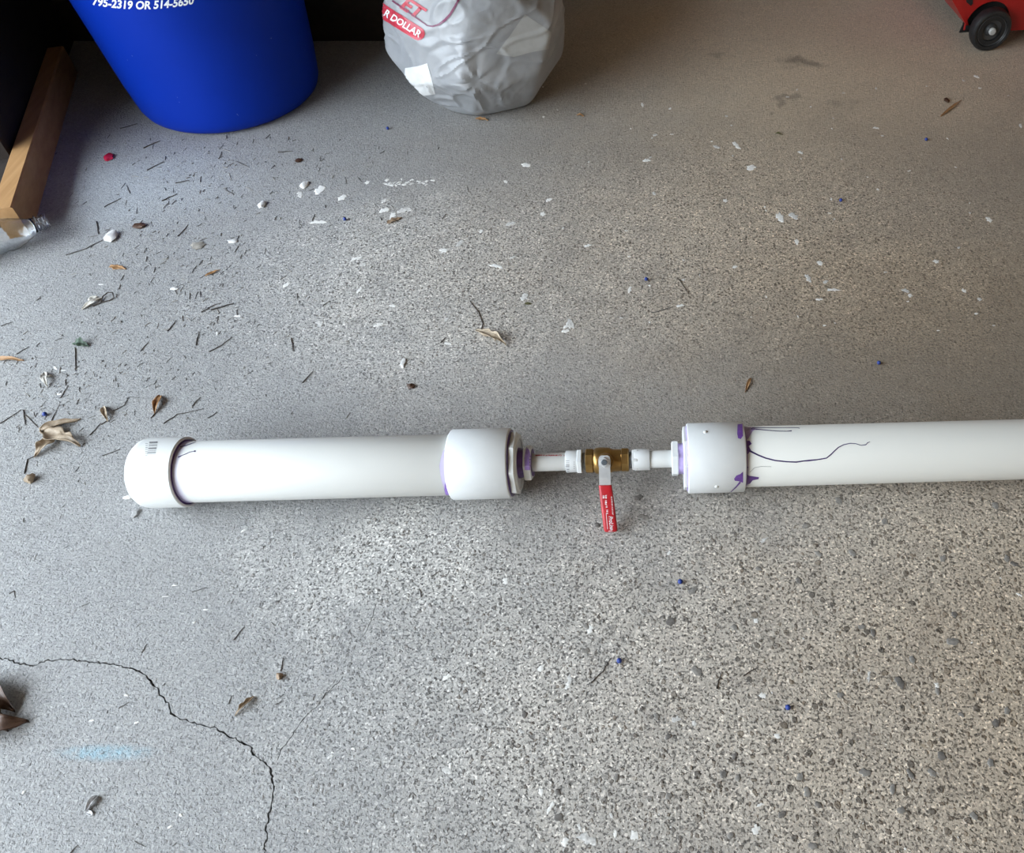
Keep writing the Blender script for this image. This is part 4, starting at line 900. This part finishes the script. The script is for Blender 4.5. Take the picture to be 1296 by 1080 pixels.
# ------------------------------------------------------------------ twigs and needles
LAND = [('the blue bin', 262, 170), ('the shopping bag', 575, 146), ('the pine timber', 60, 215), ('the white end cap', 190, 600), ('the large curled leaf', 75, 552), ('the green leaf scrap', 104, 437),
        ('the curled tan leaf', 622, 428), ('the white crumb', 142, 300), ('the pale paper scrap', 124, 383), ('the orange-brown leaf', 200, 512), ('the floor crack', 215, 895), ('the silvery bark scrap', 116, 1018),
        ('the brown bark curl', 310, 894), ('the brown seed', 355, 857), ('the bead below the lever', 784, 836), ('the lowest blue bead', 997, 895), ('the bead behind the valve', 818, 353), ('the left white pipe', 400, 555),
        ('the red plastic bit', 138, 200), ('the reddish leaf bit', 269, 346), ('the whitish leaf scrap', 60, 480), ('the beige leaf', 134, 525), ('the small orange leaf', 149, 340)]
TW = [((84, 323), (110, 315), (133, 303)), ((122, 281), (125, 297)), ((132, 262), (154, 251)), ((267, 393), (296, 385)), ((255, 396), (268, 388), (280, 384)), ((212, 420), (223, 406)), ((248, 438), (252, 420)),
      ((265, 446), (280, 438), (294, 427)), ((2, 413), (16, 408)), ((21, 449), (37, 439)), ((95, 440), (96, 470)), ((178, 445), (188, 433)), ((144, 520), (158, 513), (163, 503), (176, 504)), ((207, 537), (225, 525), (258, 518)),
      ((243, 515), (254, 503)), ((0, 537), (27, 519)), ((30, 519), (32, 538)), ((32, 525), (48, 541)), ((114, 551), (128, 536)), ((64, 536), (72, 519)), ((77, 504), (86, 488)), ((130, 577), (152, 569)),
      ((152, 163), (174, 157)), ((182, 188), (203, 179)), ((104, 768), (114, 763)), ((296, 810), (310, 794)), ((179, 827), (186, 816)), ((355, 850), (359, 833)), ((150, 897), (164, 889)), ((290, 892), (293, 881)), ((349, 892), (359, 887)),
      ((87, 1082), (99, 1070)), ((243, 750), (262, 744)), ((748, 865), (763, 850), (774, 833)), ((907, 872), (910, 860), (914, 851)), ((941, 856), (950, 850), (960, 845)), ((824, 397), (852, 389)), ((859, 354), (872, 373)),
      ((408, 388), (417, 382)), ((369, 428), (371, 445)), ((383, 485), (397, 470)), ((558, 434), (565, 427)), ((352, 193), (371, 192)), ((12, 752), (18, 748), (19, 757)), ((165, 245), (160, 235)), ((263, 530), (275, 522)),
      ((222, 232), (240, 229)), ((300, 205), (315, 212)), ((225, 300), (236, 288)), ((546, 730), (556, 724)), ((531, 745), (533, 757)), ((408, 885), (413, 876)), ((604, 900), (609, 890)), ((171, 1065), (184, 1072)), ((205, 255), (224, 246)), ((285, 240), (296, 247)), ((186, 216), (208, 205))]
seen = {}
for i, pts in enumerate(TW):
    rnd = random.Random(70+i); (xa, ya), (xb, yb) = pts[0], pts[-1]; Lp = math.hypot(xb-xa, yb-ya)
    xm, ym = sum(p[0] for p in pts)/len(pts), sum(p[1] for p in pts)/len(pts)
    mat = 'twig' if i % 4 else 'twig_grey'; col = 'dark' if i % 4 else 'grey'
    r_ = mm(xm, ym, 0.5 if Lp < 16 else 0.6)*rnd.uniform(0.85, 1.2)
    if i == 3: r_ *= 1.7
    pp = []
    for (a, b) in zip(pts, pts[1:]):
        n = 4
        for k in range(n): f = k/n; pp.append((a[0]+(b[0]-a[0])*f+rnd.uniform(-0.5, 0.5), a[1]+(b[1]-a[1])*f+rnd.uniform(-0.5, 0.5)))
    pp.append(pts[-1]); w3 = [P(*q)+Vector((0, 0, r_)) for q in pp]
    mb = MB(); mb.tube(w3, [r_*(1-0.5*k/len(w3)) for k in range(len(w3))], 5)
    o = mb.obj('twig' if Lp > 16 else 'pine_needle', M[mat], loc=(P(xm, ym)))
    ln = min(LAND, key=lambda l: math.hypot(l[1]-xm, l[2]-ym)); dx, dy = xm-ln[1], ym-ln[2]
    side = ('right of' if dx > 0 else 'left of') if abs(dx) > abs(dy) else ('below' if dy > 0 else 'above')
    an = math.degrees(math.atan2(-(yb-ya), xb-xa)) % 180
    ori = 'lying level' if an < 14 or an > 166 else 'slanting up to the right' if an < 62 else 'pointing straight up' if an < 118 else 'slanting down to the right'
    size = 'short' if Lp < 14 else 'long' if Lp > 26 else 'medium'
    lab = f"{size} {col} {'twig' if Lp > 16 else 'needle'} {ori} {side} {ln[0]}".replace('the bead behind the valve', 'the bead behind the valve')
    if lab in seen:
        seen[lab] += 1; lab = lab.replace(f' {side} ', f" {['nearest', 'further', 'farthest'][min(2, seen[lab]-1)] if seen[lab] else ''} {side} ").replace('  ', ' ')
    else: seen[lab] = 1
    tag(o, lab, 'twig', 'twigs and needles on the floor')

# crumbs, needle bits and dust too small to count
rnd = random.Random(5); mb = MB(); md = MB()
def zone():
    k = rnd.random()
    if k < 0.38: return rnd.gauss(235, 70), rnd.gauss(360, 90)
    if k < 0.62: return rnd.gauss(90, 60), rnd.gauss(500, 45)
    if k < 0.80: return rnd.gauss(310, 90), rnd.gauss(215, 30)
    return rnd.uniform(0, 700), rnd.uniform(180, 1080)
n_ = 0
while n_ < 800:
    x, y = zone()
    if not (0 < x < 800 and 175 < y < 1080) or 535 < y < 650 and x > 150: continue
    n_ += 1; a = rnd.gauss(0.6, 0.7); l = rnd.choice([2.5, 3, 4, 5, 7, 9])*rnd.uniform(0.6, 1.1); r_ = mm(x, y, rnd.uniform(0.2, 0.42))
    p0, p1 = P(x, y), P(x+math.cos(a)*l, y-math.sin(a)*l); m_ = (p0+p1)/2+Vector((rnd.uniform(-1, 1), rnd.uniform(-1, 1), 0))*r_*2
    z = Vector((0, 0, r_)); (mb if rnd.random() < 0.72 else md).tube([p0+z, m_+z*1.4, p1+z], r_, 4)
nf = len(mb.f); mb.add(md.v, md.f); o = mb.obj('plant_litter', M['twig_grey'], loc=(0, 0, 0)); o.data.materials.append(M['twig_pale'])
for i in range(nf, len(o.data.polygons)): o.data.polygons[i].material_index = 1
tag(o, 'fine scatter of dark and pale needle bits over the left floor', 'litter', kind='stuff')
